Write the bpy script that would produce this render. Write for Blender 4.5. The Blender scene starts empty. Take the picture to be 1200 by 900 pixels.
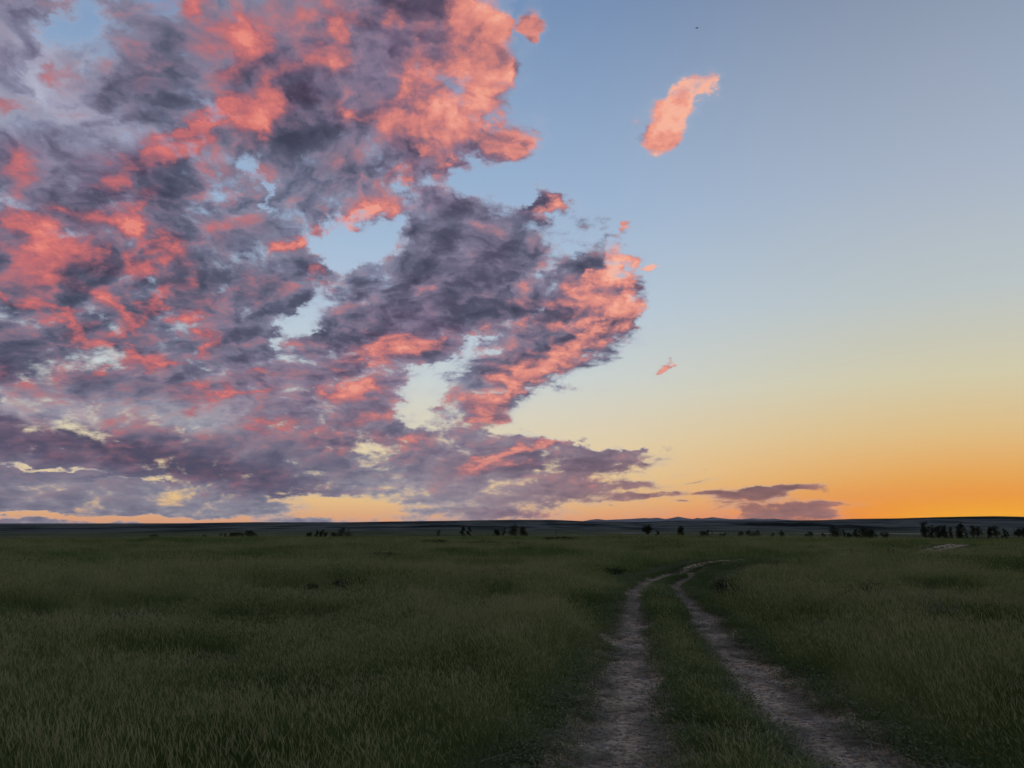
import bpy, bmesh, math, random
import numpy as np
from mathutils import Vector, Matrix, noise as mnoise

scene = bpy.context.scene
# ---------------------------------------------------------------- camera
EYE = 1.75
cam_data = bpy.data.cameras.new('camera')
cam = bpy.data.objects.new('camera', cam_data)
scene.collection.objects.link(cam)
cam.location = (0, 0, EYE)
cam.rotation_euler = (math.radians(90 + 10.14), 0, 0)
cam_data.sensor_width = 36.0
cam_data.lens = 36.0 * 906 / 1200
cam_data.clip_start = .05
cam_data.clip_end = 200000
scene.camera = cam
# ---------------------------------------------------------------- light and exposure
SUN_AZ = math.radians(31.5)          # to the right of the view, at the horizon
SUN_EL = math.radians(0.3)
NISHITA_STRENGTH = 0.05
scene.view_settings.view_transform = 'Standard'
scene.view_settings.look = 'None'
scene.view_settings.exposure = 0.0
scene.view_settings.gamma = 1.0
world = bpy.data.worlds.new('World')
scene.world = world
scene.render.engine = 'CYCLES'
scene.cycles.use_denoising = True
scene.cycles.max_bounces = 6
scene.cycles.diffuse_bounces = 3
scene.cycles.transmission_bounces = 4
scene.cycles.transparent_max_bounces = 12
HAZE = 4e-6                             # density of the air per metre
scene.cycles.adaptive_threshold = .02
# ---------------------------------------------------------------- sky
COVER = [(-2.383,1.627,1.716,1.654,0.051,1.6), (-1.463,2.944,1.243,0.813,0.046,1.3), (-3.657,1.498,1.092,1.938,0.104,1.5), (-0.88,2.88,0.493,0.545,0.034,0.9), (-0.33,3.101,0.219,0.393,0.331,0.55), (-0.306,2.692,0.278,0.284,0.008,0.9), (-0.056,2.43,0.19,0.106,-0.002,0.6), (-0.669,1.549,0.671,0.328,0.27,1.3), (-0.336,1.929,0.345,0.198,-0.424,0.75), (0.084,1.722,0.257,0.166,-0.524,0.55), (-0.056,1.444,0.669,0.278,0.253,1.0), (0.559,1.551,0.267,0.34,-0.368,1.2), (0.779,1.336,0.142,0.111,-0.022,0.8), (0.307,1.165,0.415,0.212,0.251,1.1), (0.0,0.943,0.334,0.145,0.171,0.8), (-0.111,0.721,0.222,0.111,0.349,0.75), (-0.941,1.1,0.662,0.332,0.013,1.3), (0.11,0.445,0.817,0.11,-0.057,1.2), (0.631,0.421,0.324,0.049,0.028,0.9), (0.848,0.453,0.129,0.016,0.08,0.8), (-1.356,0.545,1.411,0.326,0.007,1.2), (0.0,0.199,0.922,0.12,-0.002,0.9), (-0.438,0.307,0.931,0.142,-0.0,0.9), (-2.489,0.546,1.399,0.285,-0.093,1.4), (-2.324,0.137,1.298,0.123,0.005,1.0), (-0.218,0.048,1.082,0.038,-0.0,0.8), (0.33,0.39,0.327,0.121,-0.143,0.6), (-0.806,2.308,0.278,0.158,0.365,0.5), (0.168,2.051,0.145,0.109,-0.009,1.15), (-1.242,1.576,0.193,0.099,-0.233,0.9), (0.753,1.735,0.11,0.077,-0.027,0.5), (0.033,3.253,0.033,0.195,-0.003,-0.35), (-2.532,0.494,1.076,0.134,-0.094,0.55), (-1.857,0.35,0.564,0.074,-0.171,0.4), (2.142,1.909,1.253,1.166,-0.106,-0.45), (-2.675,2.957,0.129,0.221,-0.232,-1.5), (-1.941,2.24,0.099,0.212,-0.192,-0.35), (-2.531,2.656,0.132,0.234,-0.46,-0.9), (-2.785,2.498,0.1,0.088,0.138,-1.0), (-2.257,3.007,0.294,0.144,0.121,-0.6), (-2.05,2.788,0.158,0.106,-0.855,-0.5), (-1.712,2.247,0.154,0.127,-0.107,-1.25), (-1.543,2.048,0.048,0.135,0.407,-0.8), (-1.267,2.234,0.086,0.096,0.053,-0.5), (-1.107,1.455,0.282,0.321,-0.418,-1.55), (-1.398,1.225,0.227,0.139,0.564,-1.5), (-0.972,1.761,0.233,0.14,0.375,-1.3), (-0.724,2.123,0.111,0.135,0.027,-0.6), (-0.224,2.187,0.246,0.097,0.258,-1.1), (0.056,2.188,0.078,0.108,-0.004,-0.8), (-0.808,1.919,0.077,0.055,0.029,-0.5), (-0.489,0.974,0.222,0.078,0.217,-1.0), (-0.223,1.137,0.112,0.033,0.178,-0.5), (-0.011,1.194,0.089,0.028,0.173,-0.4), (-0.139,0.859,0.145,0.078,0.001,-0.5), (-0.825,0.672,0.218,0.066,0.01,-0.6), (-0.496,0.581,0.22,0.066,0.004,-0.5), (0.224,1.61,0.112,0.166,-0.009,-0.7), (-0.663,0.773,0.143,0.166,-0.342,-1.2), (-0.223,1.054,0.167,0.067,0.003,-0.5), (-1.099,0.849,0.086,0.044,0.018,-0.4), (-2.764,0.31,0.501,0.023,-0.082,-2.2), (-2.096,0.258,0.245,0.021,-0.083,-1.2), (-1.052,0.117,0.4,0.053,-0.033,-1.7), (-1.181,0.048,0.423,0.026,0.001,-1.2), (-1.546,0.158,0.206,0.032,-0.139,-0.7), (-2.499,0.03,0.81,0.02,-0.037,-2.2), (-1.658,0.379,0.26,0.042,-0.348,-0.4), (-1.825,0.75,0.204,0.043,-0.25,-0.4), (0.497,0.608,0.596,0.099,-0.08,-1.0), (0.879,0.66,0.636,0.22,-0.016,-1.0), (0.553,0.774,0.274,0.111,-0.011,-0.5), (-0.545,0.199,0.6,0.038,0.053,-0.8), (0.543,0.064,0.215,0.043,-0.001,-0.7), (-1.296,0.34,0.32,0.043,-0.345,-0.5)]
SMALL = [(0.908,2.464,0.143,0.088,-0.378,1.25), (0.983,2.555,0.176,0.131,0.563,1.2), (1.1,2.653,0.156,0.106,0.286,1.15), (1.248,2.747,0.152,0.075,0.368,1.3), (1.337,2.782,0.08,0.043,0.458,0.6), (-0.088,3.164,0.099,0.045,0.002,1.35), (0.149,3.148,0.066,0.055,-0.328,1.4), (-0.044,2.875,0.05,0.046,0.001,0.8), (1.228,0.186,0.125,0.018,0.084,1.25), (1.485,0.163,0.173,0.032,0.049,1.5), (1.66,0.204,0.23,0.021,0.102,1.5), (1.592,0.063,0.229,0.063,-0.002,1.5), (1.816,0.052,0.224,0.057,-0.002,1.4), (1.966,0.114,0.163,0.018,-0.005,1.1), (0.964,0.176,0.106,0.018,0.084,1.2), (0.76,0.155,0.139,0.021,0.067,1.0), (0.735,0.231,0.161,0.027,0.084,1.1), (1.178,0.261,0.105,0.01,0.135,0.9), (1.079,0.128,0.053,0.011,-0.003,1.0), (0.987,0.967,0.03,0.044,0.159,1.9), (0.57,0.829,0.049,0.022,-0.01,1.4), (0.917,1.658,0.044,0.022,-0.031,1.2), (1.418,1.759,0.032,0.016,-0.05,0.8), (0.769,1.877,0.065,0.033,0.321,0.8)]
PINK = [(-2.134,2.453,0.135,0.049,0.442,1.3), (-1.934,2.544,0.178,0.049,0.346,1.4), (-1.716,2.579,0.176,0.072,0.081,1.4), (-1.599,2.516,0.052,0.062,0.076,1.0), (-1.393,2.635,0.14,0.061,0.233,1.4), (-1.724,2.821,0.058,0.106,-0.453,0.8), (-1.617,2.956,0.075,0.095,0.41,1.0), (-1.603,3.07,0.062,0.059,0.09,0.7), (-1.458,2.753,0.108,0.088,0.873,1.1), (-1.297,2.896,0.128,0.07,0.067,0.9), (-1.16,2.855,0.075,0.081,0.06,0.7), (-1.132,3.117,0.063,0.131,-0.101,0.9), (-2.0,3.126,0.06,0.039,0.116,0.6), (-2.498,2.185,0.114,0.061,0.108,0.9), (-2.332,2.233,0.149,0.055,0.281,1.2), (-2.137,2.345,0.136,0.044,0.523,1.2), (-2.523,2.054,0.082,0.052,-0.289,0.8), (-2.515,1.875,0.143,0.046,0.151,1.1), (-2.384,1.846,0.057,0.073,0.089,1.0), (-2.311,2.019,0.099,0.025,0.275,0.7), (-2.992,2.1,0.103,0.101,-0.705,0.6), (-2.973,1.817,0.129,0.062,-0.302,1.0), (-2.798,1.704,0.152,0.072,-0.512,1.1), (-2.593,1.62,0.11,0.073,-0.312,1.0), (-2.25,1.732,0.091,0.041,0.442,0.9), (-2.118,1.7,0.078,0.043,-0.501,0.9), (-2.751,1.513,0.227,0.104,-0.036,1.1), (-2.249,1.584,0.179,0.062,0.257,1.0), (-2.966,1.269,0.148,0.041,-0.086,1.0), (-2.78,1.211,0.103,0.04,-0.72,1.1), (-2.643,1.137,0.101,0.042,-0.137,1.1), (-2.476,1.064,0.127,0.041,-0.711,1.1), (-2.48,0.917,0.066,0.031,0.435,0.9), (-2.473,1.295,0.148,0.051,-0.853,1.1), (-2.236,1.331,0.239,0.055,0.78,1.2), (-2.014,1.269,0.06,0.064,0.052,0.9), (-1.936,1.096,0.071,0.037,0.229,0.9), (-2.251,1.001,0.09,0.051,-0.706,1.1), (-2.13,0.975,0.06,0.031,0.602,0.9), (-3.027,0.857,0.077,0.051,0.056,0.8), (-1.817,0.82,0.255,0.027,0.084,1.0), (-1.945,0.758,0.08,0.032,0.03,0.8), (-1.525,0.639,0.177,0.043,-0.127,0.9), (-1.615,0.567,0.103,0.027,-0.164,0.7), (-1.576,0.947,0.073,0.027,0.212,0.8), (-2.635,0.722,0.277,0.041,-0.061,0.4), (-2.161,0.555,0.346,0.042,-0.203,0.4), (-0.768,0.524,0.328,0.044,0.006,0.5), (-1.196,0.493,0.267,0.038,-0.078,0.4), (-1.178,0.82,0.161,0.027,0.072,0.8), (-1.402,1.798,0.239,0.037,0.36,1.7), (-1.108,1.898,0.22,0.037,0.347,1.3), (-0.944,2.002,0.067,0.043,0.545,0.9), (-0.357,3.2,0.131,0.167,0.332,1.3), (-0.232,2.976,0.153,0.153,0.412,1.3), (-0.111,2.823,0.078,0.103,0.004,1.1), (-0.525,2.868,0.303,0.202,0.343,1.0), (-0.773,2.757,0.132,0.051,0.605,1.2), (-0.641,2.839,0.066,0.061,0.032,0.9), (-0.39,2.554,0.345,0.126,-0.073,1.4), (-0.556,2.581,0.133,0.052,0.353,0.8), (-0.084,2.483,0.089,0.053,0.002,1.2), (0.0,2.43,0.123,0.064,-0.003,1.2), (-1.004,2.575,0.121,0.041,0.212,1.0), (-0.64,2.41,0.142,0.043,-0.315,1.0), (-0.723,2.284,0.066,0.043,0.03,1.0), (-0.647,2.184,0.077,0.043,-0.146,1.0), (-0.363,2.32,0.123,0.037,0.097,1.1), (-0.711,3.189,0.054,0.1,-0.121,0.8), (-0.955,3.148,0.129,0.049,0.051,0.6), (-0.548,3.195,0.164,0.099,0.027,0.6), (0.224,2.04,0.101,0.076,-0.011,1.3), (0.028,2.074,0.056,0.044,-0.002,0.4), (-1.269,1.575,0.097,0.066,0.038,1.3), (0.681,1.714,0.078,0.164,-0.369,1.5), (0.559,1.816,0.134,0.044,-0.365,1.1), (0.752,1.575,0.066,0.143,-0.024,1.3), (0.828,1.341,0.12,0.077,-0.024,1.6), (0.503,1.441,0.145,0.066,-0.364,0.8), (0.585,1.245,0.165,0.067,0.335,1.2), (0.335,1.32,0.167,0.045,0.164,0.7), (0.279,1.081,0.244,0.067,0.201,1.3), (0.111,0.943,0.189,0.061,0.258,1.3), (0.555,0.957,0.099,0.033,-0.099,1.3), (-0.083,0.804,0.167,0.056,0.436,1.2), (-0.155,0.665,0.144,0.05,0.088,1.2), (-0.557,1.162,0.222,0.05,0.185,0.9), (-0.831,1.091,0.198,0.072,0.104,1.0), (-0.964,0.851,0.185,0.061,0.157,1.0), (-1.1,0.932,0.108,0.044,0.02,0.6), (-0.553,0.757,0.143,0.044,0.183,0.9), (-0.88,0.704,0.163,0.039,0.1,0.7), (-1.04,0.603,0.161,0.038,0.19,0.5), (-0.22,0.362,0.22,0.033,0.436,0.8), (0.028,0.445,0.276,0.033,0.312,1.0), (0.221,0.511,0.187,0.033,0.171,1.0), (-0.055,0.346,0.22,0.022,0.173,0.7), (0.492,0.269,0.163,0.043,-0.003,0.3), (1.005,2.522,0.269,0.311,-0.055,1.2), (1.237,2.727,0.264,0.204,-0.07,1.2), (0.055,3.154,0.33,0.198,-0.013,1.0), (0.987,0.967,0.065,0.066,-0.02,1.2), (0.576,0.829,0.077,0.044,-0.01,1.0), (0.917,1.658,0.066,0.055,-0.031,1.0), (1.893,0.114,0.194,0.021,-0.005,0.4), (1.596,0.147,0.445,0.085,-0.005,-0.5), (0.218,0.054,0.486,0.027,-0.0,0.6), (-0.614,1.716,0.839,0.326,0.351,-0.5), (-1.491,0.063,1.6,0.084,0.001,-0.3), (-2.783,2.547,0.417,0.291,0.132,-0.3)]
TONE = [(-0.28,1.831,0.504,0.328,0.001,-0.6), (-0.669,1.494,0.445,0.221,0.013,-0.55), (0.503,1.718,0.223,0.142,-0.365,-0.6), (0.112,1.333,0.335,0.111,-0.007,-0.6), (-2.316,2.757,0.244,0.244,0.118,-0.7), (-1.475,2.484,0.373,0.124,0.061,-0.9), (-2.779,0.922,0.554,0.155,-0.051,-0.5), (-2.574,0.436,0.816,0.102,-0.134,-1.6), (-2.847,0.561,0.546,0.051,-0.129,-0.7), (-1.754,0.283,0.675,0.084,-0.208,-1.4), (0.22,0.362,0.599,0.077,-0.056,-0.6), (-1.791,1.453,0.311,0.161,0.048,-0.5), (-2.648,2.566,0.377,0.437,0.126,0.7), (-3.034,2.748,0.401,0.421,0.157,0.5), (-2.132,2.529,0.402,0.201,0.096,0.3), (-2.447,0.626,0.679,0.114,-0.068,0.9), (-1.873,0.695,0.305,0.096,-0.161,0.9), (-2.619,0.44,0.327,0.04,-0.249,0.7), (-1.375,2.068,0.322,0.16,0.049,0.2), (-1.899,0.218,1.354,0.116,0.006,0.45), (-0.218,0.172,1.086,0.13,-0.001,0.4), (-0.553,0.774,0.331,0.166,0.006,0.9), (-0.444,2.741,0.444,0.307,0.011,0.6), (-1.097,2.818,0.325,0.302,0.049,0.2), (-1.534,1.898,0.265,0.161,0.052,0.2), (-2.899,0.711,0.447,0.102,0.041,0.4), (-2.142,2.014,0.351,0.26,0.079,-0.3), (-2.617,1.865,0.234,0.103,0.096,-0.5), (1.598,0.184,0.493,0.053,-0.007,-0.5), (-1.131,1.151,0.217,0.165,0.024,-0.5)]


def s2l(r, g, b):
    f = lambda c: (c/255/12.92) if c/255 <= .04045 else ((c/255+.055)/1.055)**2.4
    return (f(r), f(g), f(b), 1)

class NT:
    """small helper for building node trees"""
    def __init__(s, tree): s.t = tree
    def n(s, kind, ins=(), **kw):
        nd = s.t.nodes.new(kind)
        for k, v in kw.items(): setattr(nd, k, v)
        for i, v in (ins.items() if isinstance(ins, dict) else enumerate(ins)):
            if v is None: continue
            if isinstance(v, bpy.types.NodeSocket): s.t.links.new(v, nd.inputs[i])
            else: nd.inputs[i].default_value = v
        return nd
    def m(s, op, a, b=None, c=None, clamp=False):
        return s.n('ShaderNodeMath', (a, b, c), operation=op, use_clamp=clamp).outputs[0]
    def v(s, op, a, b=None, scale=None):
        nd = s.n('ShaderNodeVectorMath', (a, b), operation=op)
        if scale is not None:
            if isinstance(scale, bpy.types.NodeSocket): s.t.links.new(scale, nd.inputs['Scale'])
            else: nd.inputs['Scale'].default_value = scale
        return nd.outputs['Value'] if op in ('DOT_PRODUCT', 'LENGTH', 'DISTANCE') else nd.outputs[0]
    def noise(s, vec, scale, detail=2, rough=.5, dist=0, lac=2.0, color=False, dim='2D'):
        nd = s.n('ShaderNodeTexNoise', noise_dimensions=dim, ins={'Vector': vec, 'Scale': scale, 'Detail': detail, 'Roughness': rough,
                                        'Lacunarity': lac, 'Distortion': dist})
        return nd.outputs[1 if color else 0]
    def ss(s, x, a, b, lo=0., hi=1.):
        return s.n('ShaderNodeMapRange', {0: x, 1: a, 2: b, 3: lo, 4: hi}, interpolation_type='SMOOTHSTEP').outputs[0]
    def lin(s, x, a, b, lo=0., hi=1.):
        return s.n('ShaderNodeMapRange', {0: x, 1: a, 2: b, 3: lo, 4: hi}).outputs[0]
    def mix(s, f, a, b, mode='MIX'):
        nd = s.n('ShaderNodeMix', data_type='RGBA', blend_type=mode)
        for i, v in ((0, f), (6, a), (7, b)):
            if isinstance(v, bpy.types.NodeSocket): s.t.links.new(v, nd.inputs[i])
            else: nd.inputs[i].default_value = v
        return nd.outputs[2]
    def ramp(s, f, stops, interp='LINEAR'):
        nd = s.n('ShaderNodeValToRGB', (f,)); e = nd.color_ramp.elements; nd.color_ramp.interpolation = interp
        while len(e) < len(stops): e.new(1)
        for el, (p, c) in zip(e, stops): el.position = p; el.color = c
        return nd.outputs[0]
    def xyz(s, x=0., y=0., z=0.):
        return s.n('ShaderNodeCombineXYZ', (x, y, z)).outputs[0]

def build_sky(world):
    world.use_nodes = True
    t = world.node_tree; t.nodes.clear(); N = NT(t)
    D = N.v('NORMALIZE', N.n('ShaderNodeTexCoord').outputs['Generated'])
    sep = N.n('ShaderNodeSeparateXYZ', (D,)).outputs
    X, Y, Z = sep[0], sep[1], sep[2]
    el = N.m('MULTIPLY', N.m('ARCSINE', Z), 180/math.pi)              # elevation, degrees
    # angle from the sun's azimuth
    hx = N.v('NORMALIZE', N.xyz(X, Y, 0.))
    ca = N.v('DOT_PRODUCT', hx, (math.sin(SUN_AZ), math.cos(SUN_AZ), 0))
    az = N.m('MULTIPLY', N.m('ARCCOSINE', ca), 180/math.pi)           # 0 at the sun, 180 opposite
    e01 = N.lin(el, 0, 50)
    near = N.ramp(e01, [(0, s2l(255,108,0)), (.018, s2l(252,140,24)), (.055, s2l(238,168,76)), (.115, s2l(226,192,134)), (.185, s2l(213,205,172)),
                        (.30, s2l(188,198,200)), (.45, s2l(168,181,200)), (.72, s2l(130,144,169)), (1, s2l(112,128,160))])
    far = N.ramp(e01, [(0, s2l(232,166,126)), (.03, s2l(246,202,138)), (.07, s2l(238,213,164)), (.13, s2l(226,214,186)), (.21, s2l(205,214,214)),
                       (.31, s2l(184,203,221)), (.45, s2l(158,184,214)), (.72, s2l(118,146,185)), (1, s2l(108,132,172))])
    sky = N.mix(N.ss(az, 0, 34), near, far)
    behind = N.ramp(e01, [(0, s2l(150,140,160)), (.15, s2l(160,150,172)), (.4, s2l(140,150,180)), (1, s2l(112,132,170))])
    sky = N.mix(N.ss(az, 80, 150), sky, behind)
    # glow low over the place where the sun went down
    g = N.m('EXPONENT', N.m('MULTIPLY', N.m('ADD', N.m('POWER', N.m('DIVIDE', az, 8.0), 2), N.m('POWER', N.m('DIVIDE', el, 1.5), 2)), -1))
    sky = N.mix(N.m('MULTIPLY', g, .9), sky, s2l(255,186,0))
    nishita = N.n('ShaderNodeTexSky', sky_type='NISHITA', sun_disc=False, sun_elevation=SUN_EL, sun_rotation=SUN_AZ,
                  altitude=800, air_density=1.0, dust_density=1.0, ozone_density=1.0).outputs[0]
    # coordinates
    Q = N.v('SCALE', D, scale=N.m('DIVIDE', 10, N.m('MAXIMUM', N.m('ADD', Y, 1.0), .02)))
    qs = N.n('ShaderNodeSeparateXYZ', (Q,)).outputs
    S = N.xyz(qs[0], qs[2], 0.)                                       # stereographic coordinates round +Y
    inv = N.m('DIVIDE', 1, N.m('ADD', N.m('MAXIMUM', Z, 0.), .36))
    C = N.v('SCALE', N.xyz(X, Y, 0.), scale=inv)                      # the cloud layer seen in perspective
    wc = N.noise(C, 2.2, 3, .55, color=True)
    Cw = N.v('ADD', C, N.v('SCALE', N.v('SUBTRACT', wc, (.5, .5, .5)), scale=.12))
    wn = N.noise(C, 8.0, 6, .62, color=True)
    wv = N.v('SUBTRACT', wn, (.5, .5, .5))
    # the warp shrinks toward the horizon
    W = N.v('ADD', S, N.v('SCALE', N.v('MULTIPLY', wv, (1., .62, 0)), scale=N.lin(el, 0, 16, .16, .75)))

    def field(blobs, base, vec):
        """sum of soft elliptical patches; chained so that the shader compiler works through them one by one"""
        acc = base; vec0 = N.v('ADD', N.v('MULTIPLY', vec, (1, 1, 0)), (0, 0, 1))
        for (cx, cy, a, b, r, w) in blobs:
            vv = vec0
            if acc is not base:
                vv = N.n('ShaderNodeVectorMath', (acc, (0, 0, 1e-9), vec0), operation='MULTIPLY_ADD').outputs[0]
            c, s_ = math.cos(r), math.sin(r)
            u = N.v('DOT_PRODUCT', vv, (c/a, s_/a, -(c*cx + s_*cy)/a))
            w_ = N.v('DOT_PRODUCT', vv, (-s_/b, c/b, (s_*cx - c*cy)/b))
            g = N.m('POWER', math.exp(-1), N.m('MULTIPLY_ADD', w_, w_, N.m('MULTIPLY', u, u)))
            acc = N.m('MULTIPLY_ADD', g, w, acc)
        return acc

    back = N.ss(Y, .45, .1)                                           # beside and behind: loose cloud everywhere
    W2 = N.v('ADD', S, N.v('SCALE', N.v('MULTIPLY', wv, (1., .62, 0)), scale=N.lin(el, 0, 16, .07, .46)))
    sml = N.m('SUBTRACT', field(SMALL, -.62, W2), -.62)
    cov = N.m('ADD', N.m('ADD', field(COVER, -.62, W), sml), N.m('MULTIPLY', back, N.lin(X, -1, 1, .75, .25)))
    calm = N.ss(el, 1, 15, .38, 1.)                                   # low layers are smoother
    def billow(vec):                                                   # rounded heaps inside the cloud
        nd = N.n('ShaderNodeTexVoronoi', {'Vector': vec, 'Scale': 7.5, 'Detail': 3.0, 'Roughness': .55, 'Lacunarity': 2.2, 'Smoothness': .35},
                 feature='SMOOTH_F1', voronoi_dimensions='2D', normalize=True)
        return nd.outputs['Distance']
    Cb = N.v('ADD', Cw, N.v('SCALE', wv, scale=.10))
    bl = billow(Cb)
    blb = billow(N.v('ADD', Cb, (math.sin(SUN_AZ)*.03, math.cos(SUN_AZ)*.03, 0)))
    n1 = N.noise(Cw, 3.6, 9, .60)
    LX, LY = math.sin(SUN_AZ)*.05, math.cos(SUN_AZ)*.05
    n1b = N.noise(N.v('ADD', Cw, (LX, LY, 0)), 3.6, 6, .60)
    n2 = N.noise(Cw, 11.0, 7, .55)
    n3 = N.noise(Cw, 32.0, 6, .62)
    covc = N.m('MAXIMUM', N.m('MINIMUM', cov, .55), -.85)
    dens = N.m('ADD', covc, N.m('ADD', N.m('MULTIPLY', N.m('SUBTRACT', n1, .5), 1.7), N.m('MULTIPLY', N.m('SUBTRACT', n2, .5), 1.15)))
    dens = N.m('ADD', dens, N.m('MULTIPLY_ADD', N.m('SUBTRACT', .35, bl), .9, N.m('MULTIPLY', N.m('SUBTRACT', n3, .5), .85)))
    alpha = N.ss(dens, -.12, .44)
    thick = N.ss(dens, .10, .95)
    relief = N.m('MULTIPLY', N.m('MULTIPLY_ADD', N.m('SUBTRACT', bl, blb), 4.5, N.m('MULTIPLY', N.m('SUBTRACT', n1b, n1), 3.5)), calm)
    # tone
    n0 = N.noise(C, 1.9, 3, .5)
    tone = N.m('ADD', field(TONE, .12, W), N.m('ADD', N.m('MULTIPLY', N.m('MULTIPLY', N.m('SUBTRACT', n2, .5), 1.3), calm), relief))
    tone = N.m('ADD', tone, N.m('MULTIPLY_ADD', N.m('SUBTRACT', n0, .5), 1.6, N.m('MULTIPLY', N.m('MULTIPLY', N.m('SUBTRACT', n3, .5), .95), calm)))
    tone = N.m('SUBTRACT', tone, N.m('MULTIPLY', N.m('SUBTRACT', thick, .6), .8))
    tf = N.lin(tone, -1.7, 1.5)
    hi = N.ramp(tf, [(0, s2l(64,68,88)), (.3, s2l(86,90,112)), (.5, s2l(112,116,140)), (.7, s2l(140,148,172)), (1, s2l(182,194,214))])
    lo = N.ramp(tf, [(0, s2l(72,72,96)), (.3, s2l(94,93,117)), (.5, s2l(118,118,138)), (.7, s2l(148,148,162)), (1, s2l(200,198,196))])
    warm = N.ramp(tf, [(0, s2l(96,66,72)), (.4, s2l(138,98,96)), (.7, s2l(182,122,104)), (1, s2l(230,140,90))])
    body = N.mix(N.ss(el, 15, 3), hi, lo)
    body = N.mix(N.m('MULTIPLY', N.ss(az, 40, 15), N.ss(el, 8, 1)), body, warm)
    # pink light from below
    pin = N.m('MINIMUM', N.m('MULTIPLY_ADD', sml, N.m('MULTIPLY', N.ss(el, 6, 10), .7), field(PINK, -.58, W)), .50)
    pk = N.m('ADD', pin, N.m('ADD', N.m('MULTIPLY', N.m('MULTIPLY', N.m('SUBTRACT', n1, .5), -.5), calm), N.m('ADD', N.m('MULTIPLY', N.m('MULTIPLY', N.m('SUBTRACT', n2, .5), 1.3), calm), N.m('MULTIPLY', relief, .8))))
    pk = N.m('ADD', pk, N.m('MULTIPLY', N.m('MINIMUM', sml, .8), N.m('MULTIPLY', N.ss(el, 6, 10), .45)))
    pf = N.lin(N.m('ADD', pk, N.m('MULTIPLY', N.m('SUBTRACT', n3, .5), 1.5)), -.95, 1.25)
    pinkc = N.ramp(pf, [(0, s2l(108,94,116)), (.25, s2l(132,96,114)), (.45, s2l(166,102,112)), (.65, s2l(194,108,112)), (.85, s2l(220,120,114)), (1, s2l(236,138,122))])
    pinkr = N.ramp(pf, [(0, s2l(118,110,132)), (.25, s2l(140,112,128)), (.45, s2l(180,122,126)), (.65, s2l(224,142,130)), (.85, s2l(246,162,140)), (1, s2l(253,184,158))])
    pinkc = N.mix(N.ss(qs[0], -2.2, .8), pinkc, pinkr)
    mv = N.m('MULTIPLY', N.m('MULTIPLY', N.lin(el, 1, 14, .3, 1.), N.ss(N.m('ADD', pin, N.m('MULTIPLY', N.m('SUBTRACT', n0, .5), 2.2)), -.95, .05)), .95)
    body = N.mix(mv, body, N.mix(1.0, body, s2l(255,212,222), 'MULTIPLY'))
    cloud = N.mix(N.m('MULTIPLY', N.ss(pk, -1.1, .45), .94), body, pinkc)
    out = N.mix(alpha, sky, cloud)
    veil = N.m('MULTIPLY', N.m('MULTIPLY', N.ss(cov, -.55, .25), N.ss(N.m('ADD', n1, N.m('MULTIPLY', n2, .5)), .5, .95)), .6)                 # thin milky cloud round the masses
    out = N.mix(N.m('MULTIPLY', veil, N.m('SUBTRACT', 1, alpha)), out, s2l(172,180,200))
    final = N.v('ADD', N.v('SCALE', out, scale=.985), N.v('SCALE', nishita, scale=NISHITA_STRENGTH*.05))
    bg = N.n('ShaderNodeBackground', {'Color': final, 'Strength': 1.0})
    o = t.nodes.new('ShaderNodeOutputWorld'); t.links.new(bg.outputs[0], o.inputs[0])

build_sky(world)
world.cycles.sampling_method = 'MANUAL'
world.cycles.sample_map_resolution = 1024

# ================================================================ terrain
rng = np.random.default_rng(7)

class Value2D:
    """cheap smooth value noise in numpy, several octaves"""
    def __init__(s, seed): s.t = np.random.default_rng(seed).random((256, 256)) * 2 - 1
    def one(s, x, y):
        xi = np.floor(x).astype(np.int64); yi = np.floor(y).astype(np.int64)
        fx = x - xi; fy = y - yi
        fx = fx*fx*(3-2*fx); fy = fy*fy*(3-2*fy)
        a = s.t[xi & 255, yi & 255]; b = s.t[(xi+1) & 255, yi & 255]
        c = s.t[xi & 255, (yi+1) & 255]; d = s.t[(xi+1) & 255, (yi+1) & 255]
        return (a*(1-fx)+b*fx)*(1-fy) + (c*(1-fx)+d*fx)*fy
    def __call__(s, x, y, f=1., octv=3, rough=.5):
        v = 0; a = 1; t = 0
        for k in range(octv):
            v = v + a*s.one(np.asarray(x)*f + 17.3*k, np.asarray(y)*f - 9.1*k); t += a; a *= rough; f *= 2.03
        return v/t
NO = Value2D(11); NO2 = Value2D(23); NO3 = Value2D(5)

def smooth(x, a, b):
    t = np.clip((x-a)/(b-a), 0, 1); return t*t*(3-2*t)

def spline(pts, step=.12):
    P = [np.array(p, float) for p in pts]; P = [2*P[0]-P[1]] + P + [2*P[-1]-P[-2]]; out = []
    for i in range(1, len(P)-2):
        n = max(2, int(np.linalg.norm(P[i+1]-P[i])/step))
        for k in range(n):
            t = k/n
            out.append(.5*((2*P[i]) + (-P[i-1]+P[i+1])*t + (2*P[i-1]-5*P[i]+4*P[i+1]-P[i+2])*t*t + (-P[i-1]+3*P[i]-3*P[i+1]+P[i+2])*t**3))
    out.append(P[-2]); return np.array(out)

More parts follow.
